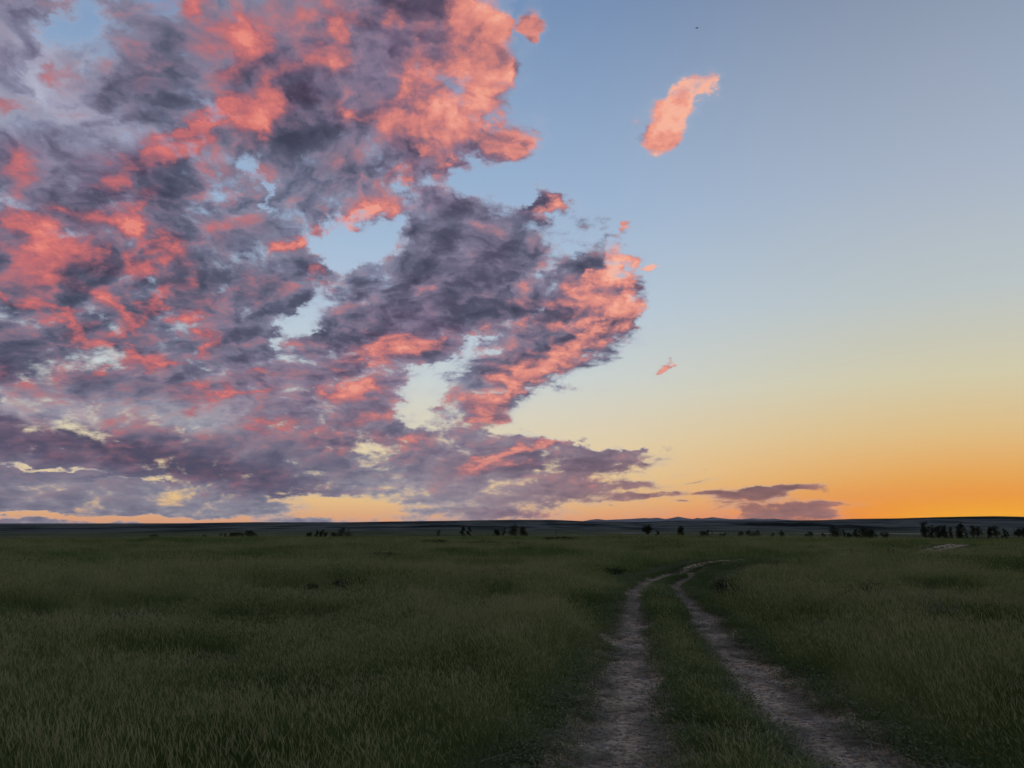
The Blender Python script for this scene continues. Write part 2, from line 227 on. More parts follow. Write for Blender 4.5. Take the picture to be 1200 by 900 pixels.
# wheel ruts: x, y, half width
LEFT = spline([(-.6,-8,.36),(0.1,-1,.36),(0.42,3.67,.46),(0.60,5.02,.46),(0.77,6.1,.46),(0.96,7.19,.45),(1.26,9.02,.43),(1.66,11.37,.40),(2.32,15.47,.38),
               (2.89,18.91,.32),(3.51,21.85,.36),(4.53,25.12,.42),(5.83,27.83,.42),(7.28,30.08,.42),(9.05,32.11,.42),(10.6,33.6,.36)])
RIGHT = spline([(2.3,-8,.40),(2.6,-1,.40),(2.66,3.67,.46),(2.58,5.02,.46),(2.55,6.16,.46),(2.61,7.19,.45),(2.76,9.02,.43),(2.98,11.37,.40),(3.61,15.47,.38),
                (4.1,18.91,.32),(4.64,22.43,.30),(5.31,24.75,.30),(6.17,26.72,.30),(7.36,28.79,.32),(8.91,30.92,.32),(10.6,32.3,.3)])
FAR = spline([(9.9,32.9,.35),(10.89,33.73,.3),(13.77,35.53,.26),(16.98,37.53,.26),(19.44,40.26,.30),(22.4,43.99,.32),(25.28,47.79,.34),(27.26,49.5,.36),
              (29.0,50.87,.42),(31.64,52.32,.3),(40,56,.3),(60,62,.3)])
RUTS = np.vstack([LEFT[::2], RIGHT[::2], FAR[::3]])

def rut(x, y):
    """signed distance beyond the edge of the nearest rut (negative inside)"""
    x = np.atleast_1d(x).astype(float); y = np.atleast_1d(y).astype(float)
    d = np.full(x.shape, 99.)
    m = (np.abs(x) < 75) & (y > -12) & (y < 75)
    idx = np.where(m)[0]
    for c in range(0, len(idx), 20000):
        ii = idx[c:c+20000]
        dd = np.sqrt((x[ii, None]-RUTS[None, :, 0])**2 + (y[ii, None]-RUTS[None, :, 1])**2) - RUTS[None, :, 2]
        d[ii] = dd.min(1)
    return d

R_PROF = [0, 62, 85, 100, 200, 400, 600, 800, 1000, 1250, 1e6]
Z_PROF = [0, 0, -.12, -.4, -2.4, -6.3, -9.8, -12.4, -13.6, -13.6, -13.6]
RIDGE_AZ = [-180, -60, -33.1, -28.5, -26, -20.8, -18, -12.3, -6.2, 0, 2.8, 4.04, 5.59, 9.26, 10.8, 12.3, 18.1, 21.4, 23.5, 26.1, 28.5, 30.4, 31.6, 33.1, 45, 90, 180]
RIDGE_EL = [.1, 0, -.152, -.16, -.136, -.027, .014, .002, .094, .186, .186, .137, .063, .02, .092, .134, .119, .145, .227, .25, .325, .362, .378, .336, .30, .2, .1]
RIDGE_R = 3200.

def terrain(x, y, d=None):
    x = np.atleast_1d(x).astype(float); y = np.atleast_1d(y).astype(float)
    r = np.hypot(x, y); az = np.degrees(np.arctan2(x, y))
    z = np.interp(r, R_PROF, Z_PROF)
    z += .10*NO(x, y, .11, 2)*smooth(r, 4, 20) + .03*NO2(x, y, .6, 3)
    z += .35*np.exp(-(((x-27.5)/6)**2 + ((y-51)/2.6)**2))            # the bank that shows the track again
    z += .12*smooth(x - (2.9+.09*y), .4, 1.6)*smooth(60-r, 0, 30)     # ground is a little higher right of the ruts
    top = EYE + RIDGE_R*np.tan(np.radians(np.interp(az, RIDGE_AZ, RIDGE_EL)))
    t = np.clip((r-1250)/(RIDGE_R-1250), 0, 1)
    step = t + .05*np.sin(t*14 + 2.5*NO(az, t, .12, 2)) * (1-t)*t*4
    g = 1 - .5*np.abs(NO(az, t*2, .45, 4))*smooth(t, .02, .3)*(1-smooth(t, .75, .97))
    zr = -13.6 + (top+13.6)*np.clip(step, 0, 1)*g
    z = np.where(r > 1250, zr, z) + smooth(r, 700, 1300)*NO2(x, y, .006, 3)*.8*(1-smooth(t, .8, 1.))
    z = z - smooth(r, RIDGE_R+200, 9000)*60*(r > RIDGE_R)
    if d is None: d = rut(x, y)
    z += .07*np.exp(-(((x-8.6)/3.6)**2 + ((y-32.3)/2.6)**2))           # low swell at the bend
    z -= .075*smooth(-d, -.10, .12)
    return z

def new_mesh(name, V, Fc, mat=None, parent=None, smooth_=False, attrs=None):
    me = bpy.data.meshes.new(name)
    V = np.asarray(V, np.float32)
    if isinstance(Fc, np.ndarray):
        n, k = Fc.shape
        me.vertices.add(len(V)); me.vertices.foreach_set('co', V.ravel())
        me.loops.add(n*k); me.loops.foreach_set('vertex_index', Fc.ravel().astype(np.int32))
        me.polygons.add(n); me.polygons.foreach_set('loop_start', np.arange(0, n*k, k, dtype=np.int32))
        me.update(calc_edges=True)
    else:
        me.from_pydata(V.tolist(), [], Fc)
    if smooth_: me.polygons.foreach_set('use_smooth', [True]*len(me.polygons))
    for k, (ty, a) in (attrs or {}).items():
        at = me.attributes.new(k, ty, 'POINT')
        at.data.foreach_set('vector' if ty == 'FLOAT_VECTOR' else 'value', np.asarray(a).ravel())
    if mat: me.materials.append(mat)
    return me
def obj(name, me, parent=None, loc=None):
    o = bpy.data.objects.new(name, me); scene.collection.objects.link(o)
    if parent: o.parent = parent
    if loc is not None: o.location = loc
    return o
def tag(o, label=None, cat=None, group=None, kind=None):
    for k, v in (('label', label), ('category', cat), ('group', group), ('kind', kind)):
        if v: o[k] = v
    return o
def grid_faces(nr, nc):
    i = np.arange(nr-1)[:, None]*nc + np.arange(nc-1)[None, :]
    return np.stack([i, i+1, i+1+nc, i+nc], -1).reshape(-1, 4)

# ---------------------------------------------------------------- materials
def material(name):
    m = bpy.data.materials.new(name); m.use_nodes = True
    t = m.node_tree; t.nodes.clear(); N = NT(t)
    out = t.nodes.new('ShaderNodeOutputMaterial')
    return m, t, N, out
def finish(t, N, out, col, rough=.9, bump=None, bstr=.3, bdist=.02, spec=0.):
    p = N.n('ShaderNodeBsdfPrincipled', {'Base Color': col, 'Roughness': rough, 'Specular IOR Level': spec})
    if bump is not None:
        b = N.n('ShaderNodeBump', {'Height': bump, 'Strength': bstr, 'Distance': bdist})
        t.links.new(b.outputs[0], p.inputs['Normal'])
    t.links.new(p.outputs[0], out.inputs[0])
def C4(r, g, b): return (r, g, b, 1)

def mat_ground():
    m, t, N, out = material('prairie_ground')
    P = N.n('ShaderNodeNewGeometry').outputs['Position']
    near = N.mix(N.noise(P, 3.5, 5, .6, dim='3D'), C4(.050,.045,.026), C4(.085,.092,.040))
    r = N.v('LENGTH', P)
    # further off: bands of green grass, sage and dry grass
    s1 = N.noise(N.v('MULTIPLY', P, (.0035, .010, 0)), 1, 5, .6, dim='3D')
    s2 = N.noise(N.v('MULTIPLY', P, (.03, .05, 0)), 1, 5, .6, dim='3D')
    plain = N.ramp(N.m('ADD', N.m('MULTIPLY', s1, .65), N.m('MULTIPLY', s2, .35)),
                   [(.36, C4(.022,.028,.015)), (.46, C4(.065,.074,.036)), (.54, C4(.115,.112,.060)), (.66, C4(.040,.044,.030))])
    hills = N.ramp(N.noise(N.v('MULTIPLY', P, (.0034, .0017, .02)), 1, 4, .62, dim='3D'),
                   [(.38, C4(.014,.016,.015)), (.46, C4(.050,.058,.052)), (.53, C4(.105,.11,.088)), (.58, C4(.060,.066,.056)), (.66, C4(.018,.020,.017))])
    c = N.mix(N.ss(r, 60, 160), near, plain)
    c = N.mix(N.ss(r, 1100, 1600), c, hills)
    b = N.noise(P, 9, 6, .65, dim='3D')
    finish(t, N, out, c, .95, b, .5, .04)
    return m
def mat_dirt():
    m, t, N, out = material('rut_dirt')
    P = N.n('ShaderNodeNewGeometry').outputs['Position']
    a = N.noise(P, 1.7, 5, .6, dim='3D'); b = N.noise(P, 14, 6, .68, dim='3D'); f = N.noise(P, 75, 4, .7, dim='3D')
    base = N.mix(N.ss(a, .35, .65), C4(.42,.295,.185), C4(.54,.40,.265))
    base = N.mix(N.ss(b, .40, .56), N.mix(.8, base, C4(.13,.088,.060)), base)
    e = N.noise(N.v('MULTIPLY', P, (1, 2.6, 1)), 24, 3, .6, dim='3D')
    base = N.mix(N.ss(e, .60, .68), base, C4(.070,.052,.043))  # small pits: their shade is put into the colour, without depth
    v = N.n('ShaderNodeTexVoronoi', {'Vector': P, 'Scale': 42.0, 'Randomness': 1.0}, feature='F1')
    stone = N.ss(v.outputs['Distance'], .34, .22)
    pick = N.ss(N.n('ShaderNodeSeparateColor', (v.outputs['Color'],)).outputs[0], .62, .70)
    st = N.m('MULTIPLY', stone, pick)
    scol = N.mix(N.n('ShaderNodeSeparateColor', (v.outputs['Color'],)).outputs[1], C4(.20,.17,.15), C4(.42,.36,.31))
    c = N.mix(st, base, scol)
    c = N.mix(N.ss(f, .62, .70), c, C4(.045,.036,.03))
    h = N.m('ADD', N.m('MULTIPLY', b, 1.2), N.m('ADD', N.m('MULTIPLY', st, .5), N.m('MULTIPLY', f, .35)))
    finish(t, N, out, c, .93, h, .9, .02)
    return m
def mat_plain(name, c1, c2, scale=3., rough=.9, detail=4, bstr=.3):
    m, t, N, out = material(name)
    P = N.n('ShaderNodeNewGeometry').outputs['Position']
    n = N.noise(P, scale, detail, .6, dim='3D')
    finish(t, N, out, N.mix(N.ss(n, .35, .65), C4(*c1), C4(*c2)), rough, n, bstr, .05)
    return m
def mat_leaf(name, dark, mid, dry, patch=True, trans=.35):
    """thin leaves: diffuse with some light coming through; tint varies by blade and by patch of ground"""
    m, t, N, out = material(name)
    P = N.n('ShaderNodeNewGeometry').outputs['Position']
    tint = N.n('ShaderNodeAttribute', attribute_name='tint').outputs['Fac']
    seed = N.n('ShaderNodeAttribute', attribute_name='seed').outputs['Fac']
    rnd = N.n('ShaderNodeObjectInfo').outputs['Random']
    f = N.m('ADD', N.m('MULTIPLY', tint, .6), N.m('MULTIPLY', rnd, .2))
    if patch:
        P2 = N.v('MULTIPLY', P, (1, 1, 0))
        big = N.noise(P2, .13, 5, .62, dim='3D'); sm = N.noise(P2, .9, 3, .6, dim='3D')
        f = N.m('ADD', f, N.m('ADD', N.m('MULTIPLY', N.m('SUBTRACT', big, .5), 2.3), N.m('MULTIPLY', N.m('SUBTRACT', sm, .5), .7)))
    c = N.ramp(f, [(0, C4(*dark)), (.42, C4(*mid)), (.85, C4(*dry)), (1, C4(dry[0]*1.15, dry[1]*1.1, dry[2]*1.1))])
    c = N.mix(seed, c, C4(.38,.345,.20))
    d = N.n('ShaderNodeBsdfDiffuse', {'Color': c}).outputs[0]
    tr = N.n('ShaderNodeBsdfTranslucent', {'Color': N.mix(1.0, c, C4(1.05,1.1,.6), 'MULTIPLY')}).outputs[0]
    mx = N.n('ShaderNodeMixShader', (trans, d, tr)).outputs[0]
    t.links.new(mx, out.inputs[0])
    return m

M_GROUND = mat_ground(); M_DIRT = mat_dirt()
M_GRASS = mat_leaf('grass_blades', (.055,.088,.030), (.130,.165,.054), (.27,.26,.13))
M_WEED = mat_leaf('weed_leaves', (.060,.080,.034), (.115,.142,.058), (.20,.195,.105))
M_STRAW = mat_plain('dry_straw', (.16,.135,.09), (.26,.22,.15), 8)
M_SAGE = mat_leaf('sage_leaves', (.018,.024,.014), (.030,.038,.022), (.052,.060,.038), trans=.15)
M_DEAD = mat_leaf('dead_twigs', (.07,.058,.055), (.12,.10,.095), (.17,.145,.135), trans=.05)
M_CROWN = mat_leaf('tree_leaves', (.020,.026,.013), (.034,.040,.022), (.055,.060,.034), trans=.25)
M_BARK = mat_plain('bark', (.045,.038,.032), (.10,.085,.07), 2.0)
M_WOOD = mat_plain('weathered_wood', (.06,.052,.045), (.12,.105,.09), 9.0)
M_STONE = mat_plain('pale_stone', (.17,.15,.135), (.34,.30,.27), 24.0, bstr=.6)
M_HAY = mat_plain('pale_mown_field', (.14,.13,.09), (.36,.32,.24), .012)
M_HAZY_ROCK = mat_plain('haze_tinted_rock', (.10,.105,.115), (.17,.17,.175), .0008)  # lighter, bluer rock colour carries part of the distance haze
M_BIRD = mat_plain('dark_feathers', (.02,.02,.022), (.045,.042,.04), 30.0)

# ---------------------------------------------------------------- ground: one sheet from under the camera to beyond the hills
azs = np.radians(np.concatenate([np.arange(-180, -46, 4.), np.arange(-46, 46, .28), np.arange(46, 180.1, 4.)]))
rs = np.concatenate([[0.], 1.0*1.0135**np.arange(0, 700)])
rs = np.concatenate([rs[rs < RIDGE_R*.97], np.array([.97,.98,.99,1.0,1.01,1.03,1.06,1.1,1.2,1.5,2,3,5,8,12,19])*RIDGE_R])
A, Rr = np.meshgrid(azs, rs)
gx = (Rr*np.sin(A)).ravel(); gy = (Rr*np.cos(A)).ravel()
gz = terrain(gx, gy)
ground = obj('ground', new_mesh('ground', np.stack([gx, gy, gz], 1), grid_faces(len(rs), len(azs))[:, ::-1], M_GROUND, smooth_=True))
tag(ground, kind='structure')

# ---------------------------------------------------------------- the two wheel ruts and the stretch that shows again further off
def rut_sheet(name, path, across=26, extra=.16):
    T = np.gradient(path[:, :2], axis=0); T /= np.linalg.norm(T, axis=1)[:, None]
    Nn = np.stack([T[:, 1], -T[:, 0]], 1)
    u = np.linspace(-1, 1, across)
    W = (path[:, 2] + extra)[:, None]
    X = path[:, 0:1] + Nn[:, 0:1]*u*W; Y = path[:, 1:2] + Nn[:, 1:2]*u*W
    x, y = X.ravel(), Y.ravel()
    e = np.tile(np.abs(u), len(path)); 
    rag = NO(x, y, 2.2, 4, .6)*.30
    lift = .014 + .012*NO2(x, y, 5, 3) + .006*NO3(x, y, 19, 2)
    z = terrain(x, y) + lift*(1-smooth(e + rag, .68, .98)) - .05*smooth(e + rag, .78, 1.05)
    return tag(obj(name, new_mesh(name, np.stack([x, y, z], 1), grid_faces(len(path), across), M_DIRT, smooth_=True)), kind='structure')
rut_sheet('dirt_track', LEFT); rut_sheet('dirt_track', RIGHT); rut_sheet('dirt_track', FAR, 14)

# ---------------------------------------------------------------- pale mown strips on the valley floor, far mountains
def strip(a0, a1, r0, r1):
    a = np.radians(np.linspace(a0, a1, 60)); q = np.linspace(0, 1, 5)
    Aa, Q = np.meshgrid(a, q)
    ed = np.sin(np.clip((Aa-a[0])/(a[-1]-a[0]), 0, 1)*math.pi)**.35
    rr = r0 + (r1-r0)*(.5 + (Q-.5)*ed*(1+.25*NO(np.degrees(Aa), Q*0, .5, 3)))
    x, y = (rr*np.sin(Aa)).ravel(), (rr*np.cos(Aa)).ravel()
    tag(obj('mown_field', new_mesh('mown_field', np.stack([x, y, terrain(x, y)+.35], 1), grid_faces(5, 60)[:, ::-1], M_HAY)), kind='structure')
strip(4.8, 15.2, 1110, 1180); strip(18.5, 30.5, 1125, 1190)

MTN = [(3.7,-.06),(5.09,.063),(5.71,.185),(6.21,.234),(6.82,.167),(7.43,.197),(8.05,.221),(8.66,.245),(9.57,.305),(9.99,.286),(10.48,.328),(11.07,.231),(11.56,.315),
       (11.98,.398),(12.45,.302),(12.98,.229),(13.28,.313),(13.63,.264),(14.34,.359),(14.92,.287),(15.5,.227),(16.36,.214),(17.05,.272),(17.67,.218),(18.46,.258),
       (19.18,.176),(20.28,.117),(22.43,-.055)]
MR = 42000.
ma = np.arange(3.0, 23.2, .06)
crest = EYE + MR*np.tan(np.radians(np.interp(ma, [p[0] for p in MTN], [p[1] for p in MTN])))
cols = []
for q, hq in ((-1, 0), (-.7, .22), (-.4, .5), (-.18, .78), (0, 1), (.25, .75), (.6, .35), (1, 0)):
    rr = MR + q*4200 + 500*NO(ma, ma*0+q*3, .9, 3)*(q != 0)
    zz = -90 + (crest+90)*np.clip(hq + .10*NO2(ma*2.5, ma*0+q*5, 1., 3)*(0 < hq < 1), 0, 1)
    cols.append(np.stack([rr*np.sin(np.radians(ma)), rr*np.cos(np.radians(ma)), zz], 1))
tag(obj('mountains', new_mesh('mountains', np.concatenate(cols), grid_faces(8, len(ma))[:, ::-1], M_HAZY_ROCK)), kind='structure')

# ================================================================ grass and weeds
class Blades:
    def __init__(s): s.V = []; s.F = []; s.tint = []; s.seed = []
    def quad(s, P, tint, seed=0.):
        b = len(s.V); s.V += P; s.F.append(tuple(range(b, b+len(P)))); s.tint += [tint]*len(P); s.seed += [seed]*len(P)
    def blade(s, base, h, w, az, lean, bend, fac, tint, seg=3, head=0.):
        """one bent ribbon; fac = direction the flat side faces"""
        b = len(s.V); dx, dy = math.cos(az), math.sin(az); fx, fy = math.cos(fac), math.sin(fac)
        pts = []
        for k in range(seg+1):
            t = k/seg; o = (lean*t + bend*t*t)*h
            pts.append((base[0]+dx*o, base[1]+dy*o, base[2] + h*t*(1-.25*abs(bend)*t)))
        for k, p in enumerate(pts[:-1]):
            ww = w*(1-.55*k/seg)*.5
            s.V += [(p[0]-fx*ww, p[1]-fy*ww, p[2]), (p[0]+fx*ww, p[1]+fy*ww, p[2])]; s.tint += [tint]*2; s.seed += [0.]*2
        s.V.append(pts[-1]); s.tint.append(tint); s.seed.append(0.)
        for k in range(seg-1): s.F.append((b+2*k, b+2*k+1, b+2*k+3, b+2*k+2))
        s.F.append((b+2*seg-2, b+2*seg-1, b+2*seg))
        if head:
            p, q = np.array(pts[-1]), np.array(pts[-2]); d = (p-q)/np.linalg.norm(p-q); p = p - d*head*.15
            for ang in (fac, fac+1.57):
                n = np.array((math.cos(ang), math.sin(ang), 0))*head*.032
                s.quad([tuple(p), tuple(p+d*head*.4-n), tuple(p+d*head), tuple(p+d*head*.4+n)], tint, .75)
    def mesh(s, name, mat):
        me = new_mesh(name, np.array(s.V), s.F, mat)
        for k, a in (('tint', s.tint), ('seed', s.seed)):
            at = me.attributes.new(k, 'FLOAT', 'POINT'); at.data.foreach_set('value', a)
        return me

R = random.Random(3)
WIND = math.pi*.93
def clump(n, rad, h0, h1, w, seg, heads=0., lean=.16):
    B = Blades()
    for i in range(n):
        q = rad*math.sqrt(R.random()); a = R.uniform(0, 6.283)
        h = R.uniform(h0, h1)*(1-.25*(q/rad)**2)
        az = WIND + R.gauss(0, 1.1) if R.random() < .75 else R.uniform(0, 6.283)
        hd = R.uniform(.05, .10)*h1/.5 if R.random() < heads else 0.
        B.blade((q*math.cos(a), q*math.sin(a), -.03), h*(1.28 if hd else 1), w*R.uniform(.6, 1.15)*(.5 if hd else 1), az, R.uniform(0, lean*2.4), R.uniform(.0, .26), R.uniform(0, 3.14),
                R.random(), seg, hd)
    return B
lib_grass = bpy.data.collections.new('grass_library')
def add_proto(coll, name, me):
    o = bpy.data.objects.new(name, me); coll.objects.link(o)
protos = []
for k in range(6): protos.append(clump(95, .20, .20, .48, .0042, 4, .26))       # 0-5 near, tall
for k in range(4): protos.append(clump(120, .40, .22, .52, .008, 3, .22))        # 6-9 middle
for k in range(4): protos.append(clump(170, 1.0, .22, .54, .018, 2, .14))       # 10-13 far
for k in range(2): protos.append(clump(150, 2.4, .28, .50, .06, 2, 0.))         # 14-15 furthest
for k in range(3): protos.append(clump(70, .16, .05, .17, .005, 3, .03))        # 16-18 short turf
for k, b in enumerate(protos): add_proto(lib_grass, 'grass_clump_%02d' % k, b.mesh('grass_clump', M_GRASS))

def scatter(name, coll, P, rot, scl, idx, label, cat):
    me = new_mesh(name, P, [], None, attrs={'rot': ('FLOAT_VECTOR', rot.astype(np.float32)), 'scl': ('FLOAT_VECTOR', scl.astype(np.float32)), 'idx': ('INT', idx.astype(np.int32))})
    o = obj(name, me)
    ng = bpy.data.node_groups.new(name, 'GeometryNodeTree')
    ng.interface.new_socket('Geometry', in_out='INPUT', socket_type='NodeSocketGeometry')
    ng.interface.new_socket('Geometry', in_out='OUTPUT', socket_type='NodeSocketGeometry')
    L = ng.links.new
    gi = ng.nodes.new('NodeGroupInput'); go = ng.nodes.new('NodeGroupOutput')
    iop = ng.nodes.new('GeometryNodeInstanceOnPoints')
    ci = ng.nodes.new('GeometryNodeCollectionInfo'); ci.inputs['Collection'].default_value = coll
    ci.inputs['Separate Children'].default_value = True; ci.inputs['Reset Children'].default_value = True
    def na(n, ty):
        a = ng.nodes.new('GeometryNodeInputNamedAttribute'); a.data_type = ty; a.inputs['Name'].default_value = n
        return next(s for s in a.outputs if s.enabled and s.name == 'Attribute')
    L(gi.outputs[0], iop.inputs['Points']); L(ci.outputs[0], iop.inputs['Instance'])
    iop.inputs['Pick Instance'].default_value = True
    L(na('idx', 'INT'), iop.inputs['Instance Index'])
    L(na('rot', 'FLOAT_VECTOR'), iop.inputs['Rotation']); L(na('scl', 'FLOAT_VECTOR'), iop.inputs['Scale'])
    L(iop.outputs[0], go.inputs[0])
    md = o.modifiers.new('scatter', 'NODES'); md.node_group = ng
    return tag(o, label, cat, kind='stuff')

LX0 = lambda y: np.interp(y, LEFT[:, 1], LEFT[:, 0])
RX0 = lambda y: np.interp(y, RIGHT[:, 1], RIGHT[:, 0])
BARE = [(4.9,13.0,.75,.45), (6.6,11.6,.9,.5), (6.9,13.2,.7,.4), (9.2,15.2,1.2,.6)]            # bare pinkish patches right of the ruts
def cover(x, y):
    """grass height factor: shorter beside the ruts, patchy elsewhere, none in them"""
    d = rut(x, y) + .10*NO3(x, y, 2.0, 3)
    r = np.hypot(x, y)
    reach = np.where(r < 18, .9, 2.6)
    strip_ = (d < .75) & (x > LX0(y)) & (x < RX0(y))
    h = np.where(strip_, .42 + .45*smooth(d, .05, .4), .34 + .66*smooth(d/reach, .05, 1.))
    bend = smooth(r, 20, 25)*(1-smooth(r, 34, 37))*(1-smooth(d, .8, 2.2))*(x > 3)
    h = h*(1-.85*bend)
    h = h*(1-.6*smooth(r, 38, 41)*(1-smooth(d, .6, 2.0)))
    big = NO(x, y, .10, 3); md = NO2(x, y, .42, 3)
    h = h*(.92 + .32*big + .50*md)
    dark = smooth(NO3(x*.8 + 40, y*1.7, .17, 4), .16, .42)               # hollows
    dark = np.maximum(dark, .85*smooth(NO2(x*.7 - 20, y*1.1, .30, 3), .30, .52)*smooth(r, 16, 26))
    h = h*(1-.62*dark)
    gap = np.maximum(smooth(NO2(x - 7, y*1.25, .36, 4, .6), .24, .33)*smooth(r, 8, 12), smooth(NO3(x*.5 + 3, y*.9, .16, 4, .6), .24, .33)*smooth(r, 22, 30))   # openings between the stands of grass
    h = h*(1-.9*gap)
    for bx, by, ra, rb in BARE:
        h = h*smooth(((x-bx)/ra)**2 + ((y-by)/rb)**2 + .5*NO(x, y, 2, 2), .6, 1.6)
    mid = (d > 0) & (d < .6) & (r < 26)
    return d, h, dark, mid
GP, GR, GS, GI = [], [], [], []
def zone(r0, r1, dens, ids, half=45., back=False, jitter=1.):
    ar = math.radians(half*2)*.5*(r1*r1-r0*r0); n = int(ar*dens)
    r = np.sqrt(rng.uniform(r0*r0, r1*r1, n)); a = np.radians(rng.uniform(-half, half, n))
    x, y = r*np.sin(a), r*np.cos(a)
    d, h, dark, mid = cover(x, y)
    rag = NO2(x, y, 1.1, 3)
    keep = (d > .10 + .12*rag) & (h > .10) & (rng.random(n) > .6*dark)
    x, y, h, d = x[keep], y[keep], h[keep], d[keep]; m = len(x)
    z = terrain(x, y)
    idx = rng.choice(ids, m)
    short = (h < .42) & (ids[0] < 10)
    idx[short] = rng.choice([16, 17, 18], short.sum())
    hh = np.where(short, h*3.0, h)
    s = rng.uniform(.82, 1.2, m)
    GP.append(np.stack([x, y, z], 1)); GI.append(idx)
    GR.append(np.stack([rng.normal(0, .05, m), rng.normal(0, .05, m), rng.normal(0, .8, m)], 1))
    GS.append(np.stack([s, s, s*np.clip(hh, .12, 1.35)], 1))
zone(1.6, 16, 38, [0,1,2,3,4,5], 47)
zone(15, 30, 13, [6,7,8,9])
zone(15, 24, 8, [0,1,2,3,4,5])
zone(28, 60, 3.6, [6,7,8,9]); zone(28, 62, 1.3, [10,11,12,13])
zone(58, 115, 1.2, [10,11,12,13])
zone(105, 330, .16, [14,15])
grass = scatter('grass', lib_grass, np.concatenate(GP), np.concatenate(GR), np.concatenate(GS), np.concatenate(GI),
                'tall green prairie grass going to seed, covering the plain on both sides of the wheel ruts', 'grass')

# low broad leaved weeds and dry litter along the ruts
lib_weed = bpy.data.collections.new('weed_library')
for k in range(5):
    B = Blades()
    for i in range(46):
        q = .13*math.sqrt(R.random()); a = R.uniform(0, 6.28); hz = R.uniform(.01, .09)*(1-q*3); l = R.uniform(.010, .028); w = l*.30
        az = a + R.gauss(0, .6); up = R.uniform(.05, .8); c = np.array((q*math.cos(a), q*math.sin(a), hz))
        u = np.array((math.cos(az)*math.cos(up), math.sin(az)*math.cos(up), math.sin(up))); v = np.array((-math.sin(az), math.cos(az), R.uniform(-.3, .3)))
        B.quad([tuple(c), tuple(c+u*l*.5-v*w), tuple(c+u*l), tuple(c+u*l*.5+v*w)], R.random())
        if R.random() < .4: B.blade((c[0], c[1], -.01), hz+.01, .003, az, .1, .1, 0, R.random(), 2)
    add_proto(lib_weed, 'weed_%02d' % k, B.mesh('weed', M_WEED))
for k in range(3):
    B = Blades()
    for i in range(14):
        a = R.uniform(0, 6.28); l = R.uniform(.03, .13); c = np.array((R.gauss(0, .06), R.gauss(0, .06), R.uniform(.004, .02)))
        u = np.array((math.cos(a), math.sin(a), R.uniform(-.05, .12)))*l; v = np.array((-math.sin(a), math.cos(a), 0))*.0022
        B.quad([tuple(c-u-v), tuple(c+u-v), tuple(c+u+v), tuple(c-u+v)], R.random())
    add_proto(lib_weed, 'weed_litter_%02d' % k, B.mesh('litter', M_STRAW))
n = 26000
which = rng.random(n); base = np.where(which[:, None] < .45, LEFT[rng.integers(60, len(LEFT), n), :2], RIGHT[rng.integers(60, len(RIGHT), n), :2])
x = base[:, 0] + rng.normal(0, .42, n); y = base[:, 1] + rng.normal(0, .4, n)
d = rut(x, y) + .08*NO2(x, y, 3, 2)
litter = rng.random(n) < .14
keep = ((d > -.06) & ~litter) | ((d > -.30) & (d < .3) & litter)
keep &= (NO(x, y, 1.3, 3) > -.25) | (d > .05)
x, y, litter = x[keep], y[keep], litter[keep]; m = len(x)
s = rng.uniform(.7, 1.7, m)
scatter('weeds', lib_weed, np.stack([x, y, terrain(x, y)+np.where(litter, .022, .0)], 1), np.stack([x*0, x*0, rng.uniform(0, 6.28, m)], 1), np.stack([s, s, s], 1),
        np.where(litter, rng.integers(5, 8, m), rng.integers(0, 5, m)), 'low dark leafy weeds and dry litter along the edges of the wheel ruts', 'weeds')

# gravel in the ruts
lib_stone = bpy.data.collections.new('stone_library')
def stone_mesh(seed, flat=.55, sub=1):
    bm = bmesh.new(); bmesh.ops.create_icosphere(bm, subdivisions=sub, radius=1)
    for v in bm.verts:
        v.co *= 1 + .28*mnoise.noise(v.co*1.3 + Vector((seed*7.1, 0, 0)))
        v.co.z *= flat
    me = bpy.data.meshes.new('stone'); bm.to_mesh(me); bm.free(); me.materials.append(M_STONE); return me
for k in range(5): add_proto(lib_stone, 'stone_%02d' % k, stone_mesh(k, R.uniform(.4, .8)))
n = 26000
src = np.where((rng.random(n) < .5)[:, None], LEFT[rng.integers(70, len(LEFT), n)], RIGHT[rng.integers(70, len(RIGHT), n)])
T = rng.uniform(-1.15, 1.15, n)*src[:, 2]
x = src[:, 0] + T; y = src[:, 1] + rng.uniform(-.1, .1, n)
kp = (np.hypot(x, y) < 24) & (NO3(x, y, 1.6, 3) > -.25); x, y = x[kp], y[kp]; m = len(x)
s = np.clip(rng.lognormal(-4.95, .5, m), .002, .026)
scatter('gravel', lib_stone, np.stack([x, y, terrain(x, y)+.012+s*.3], 1), rng.uniform(0, 6.28, (m, 3))*np.array([.08, .08, 1]), np.stack([s*1.2, s, s*.8], 1), rng.integers(0, 5, m),
        'fine gravel and small pale stones lying in the wheel ruts', 'gravel')

